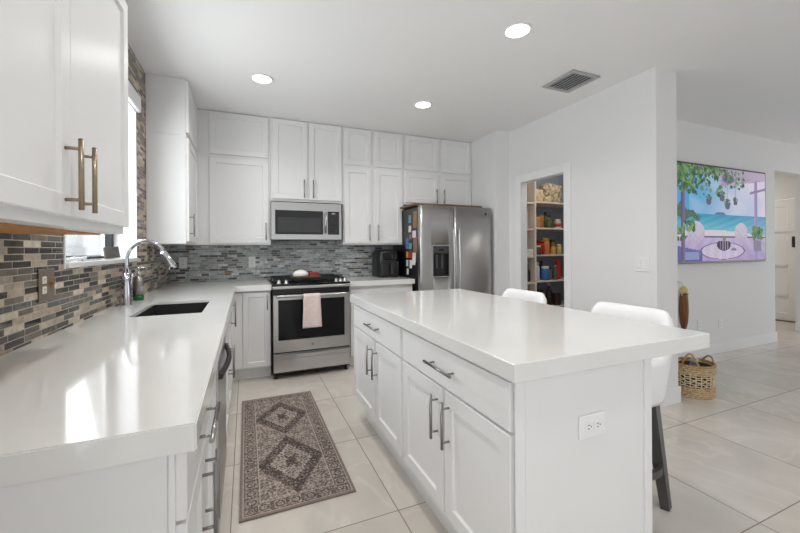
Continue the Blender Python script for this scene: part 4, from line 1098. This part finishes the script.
packet(3.355, YS, z, .115, .09, .145, flat(196, 142, 92), 'peach brown packet at the left of the second pantry shelf', lump=.1)
packet(3.45, YS + .02, z, .09, .08, .165, flat(176, 116, 66), 'amber brown packet second on the second pantry shelf', lump=.1)
bottle(3.525, YS, z, .03, .19, green, darkl, 'dark green bottle on the second pantry shelf')
jar(3.59, YS + .01, z, .032, .15, flat(86, 104, 52), flat(40, 66, 36), 'olive green jar on the second pantry shelf')
jar(3.515, YS - .065, z, .026, .09, flat(94, 88, 50), flat(58, 88, 50), 'short olive jar at the front of the second pantry shelf')
jar(3.70, YS - .03, z, .038, .10, flat(196, 176, 158), flat(212, 200, 188), 'squat pinkish jar at the right of the second pantry shelf', lab=flat(160, 70, 60))
z = SZ[2]
bottle(3.327, YS + .05, z, .034, .22, flat(60, 44, 34), flat(120, 86, 60), 'dark brown bottle at the left of the third pantry shelf')
jar(3.323, YS - .085, z, .03, .10, flat(88, 60, 46), whitep, 'small brown jar before the dark bottle on the third pantry shelf')
jar(3.40, YS - .03, z, .05, .15, red, flat(120, 18, 18), 'red tin on the third pantry shelf', 'tin', 'food_tin')
jar(3.52, YS, z, .045, .185, flat(206, 120, 70), gold, 'orange jar with gold lid on the third pantry shelf')
jar(3.586, YS - .066, z, .028, .095, gold, flat(180, 150, 80), 'small golden jar on the third pantry shelf')
bottle(3.645, YS, z, .03, .17, flat(120, 96, 60), darkl, 'brown bottle at the right of the third pantry shelf')
jar(3.69, YS - .06, z, .028, .115, flat(206, 176, 116), flat(214, 188, 120), 'yellow jar at the right front of the third pantry shelf')
jar(3.455, YS + .12, z, .04, .20, darkl, flat(70, 50, 30), 'dark jar behind the red tin on the third pantry shelf')
z = SZ[1]
jar(3.345, YS - .02, z, .038, .20, flat(206, 204, 202), flat(186, 186, 186), 'tall white tub on the fourth pantry shelf', 'tub', 'tub')
bottle(3.42, YS + .07, z, .036, .25, darkl, flat(30, 30, 30), 'black bottle behind the tubs on the fourth pantry shelf')
jar(3.475, YS - .04, z, .048, .155, flat(56, 108, 168), flat(214, 220, 226), 'blue tub with white lid on the fourth pantry shelf', 'tub', 'tub')
jar(3.585, YS, z, .03, .14, flat(120, 112, 108), flat(60, 60, 62), 'grey jar on the fourth pantry shelf')
bottle(3.55, YS + .1, z, .034, .22, flat(38, 40, 50), darkl, 'navy bottle at the back of the fourth pantry shelf')
packet(3.70, YS - .03, z, .07, .05, .25, flat(196, 52, 32), 'tall red packet at the right of the fourth pantry shelf', lump=.05)
z = SZ[0]
packet(3.42, YS - .02, z, .16, .12, .09, flat(120, 20, 26), 'dark red packet low on the fifth pantry shelf', lump=.08)
bottle(3.575, YS, z, .036, .265, flat(44, 34, 30), flat(190, 170, 160), 'dark bottle with pale top on the fifth pantry shelf')
packet(3.70, YS, z, .10, .09, .15, flat(60, 44, 40), 'brown packet at the right of the fifth pantry shelf', lump=.08)
jar(3.662, YS + .075, SZ[3], .034, .16, flat(110, 90, 60), flat(150, 120, 70), 'tall tan jar behind the squat jar on the second pantry shelf')
jar(3.365, YS + .16, SZ[2], .04, .21, flat(96, 60, 40), flat(60, 44, 30), 'tall brown jar at the back of the third pantry shelf')
jar(3.70, YS + .06, SZ[2], .036, .17, flat(150, 120, 70), flat(90, 60, 30), 'amber jar at the back right of the third pantry shelf')
bottle(3.635, YS - .05, SZ[1], .028, .17, flat(96, 88, 84), flat(170, 160, 150), 'slim grey bottle before the tall red packet on the fourth pantry shelf')
bottle(3.345, YS + .14, SZ[1], .03, .24, flat(54, 40, 40), darkl, 'maroon bottle at the back left of the fourth pantry shelf')
packet(3.50, YS + .1, SZ[0], .14, .08, .20, flat(70, 60, 54), 'grey brown packet at the back of the fifth pantry shelf', lump=.07)
# narrow left bay
bx2 = 3.18
carton(bx2 - .0, YS + .08, SZ[3] - .014, .13, .2, .24, flat(206, 188, 170), 'tall beige carton in the narrow bay of the pantry, second shelf')
carton(bx2 + .01, YS - .02, SZ[2] - .014, .12, .12, .085, flat(232, 222, 210), 'low white box in the narrow bay of the pantry, third shelf')
bottle(bx2 - .03, YS - .02, SZ[1] - .014, .03, .23, flat(92, 78, 72), darkl, 'brown bottle left in the narrow pantry bay, fourth shelf')
bottle(bx2 + .04, YS - .01, SZ[1] - .014, .03, .20, flat(70, 44, 52), flat(60, 60, 60), 'plum bottle right in the narrow pantry bay, fourth shelf')
jar(bx2 - .03, YS - .03, SZ[0] - .014, .03, .19, darkl, flat(50, 44, 40), 'dark jar left in the narrow pantry bay, fifth shelf')
jar(bx2 + .035, YS - .03, SZ[0] - .014, .03, .20, flat(48, 40, 36), flat(180, 160, 140), 'dark jar right in the narrow pantry bay, fifth shelf')
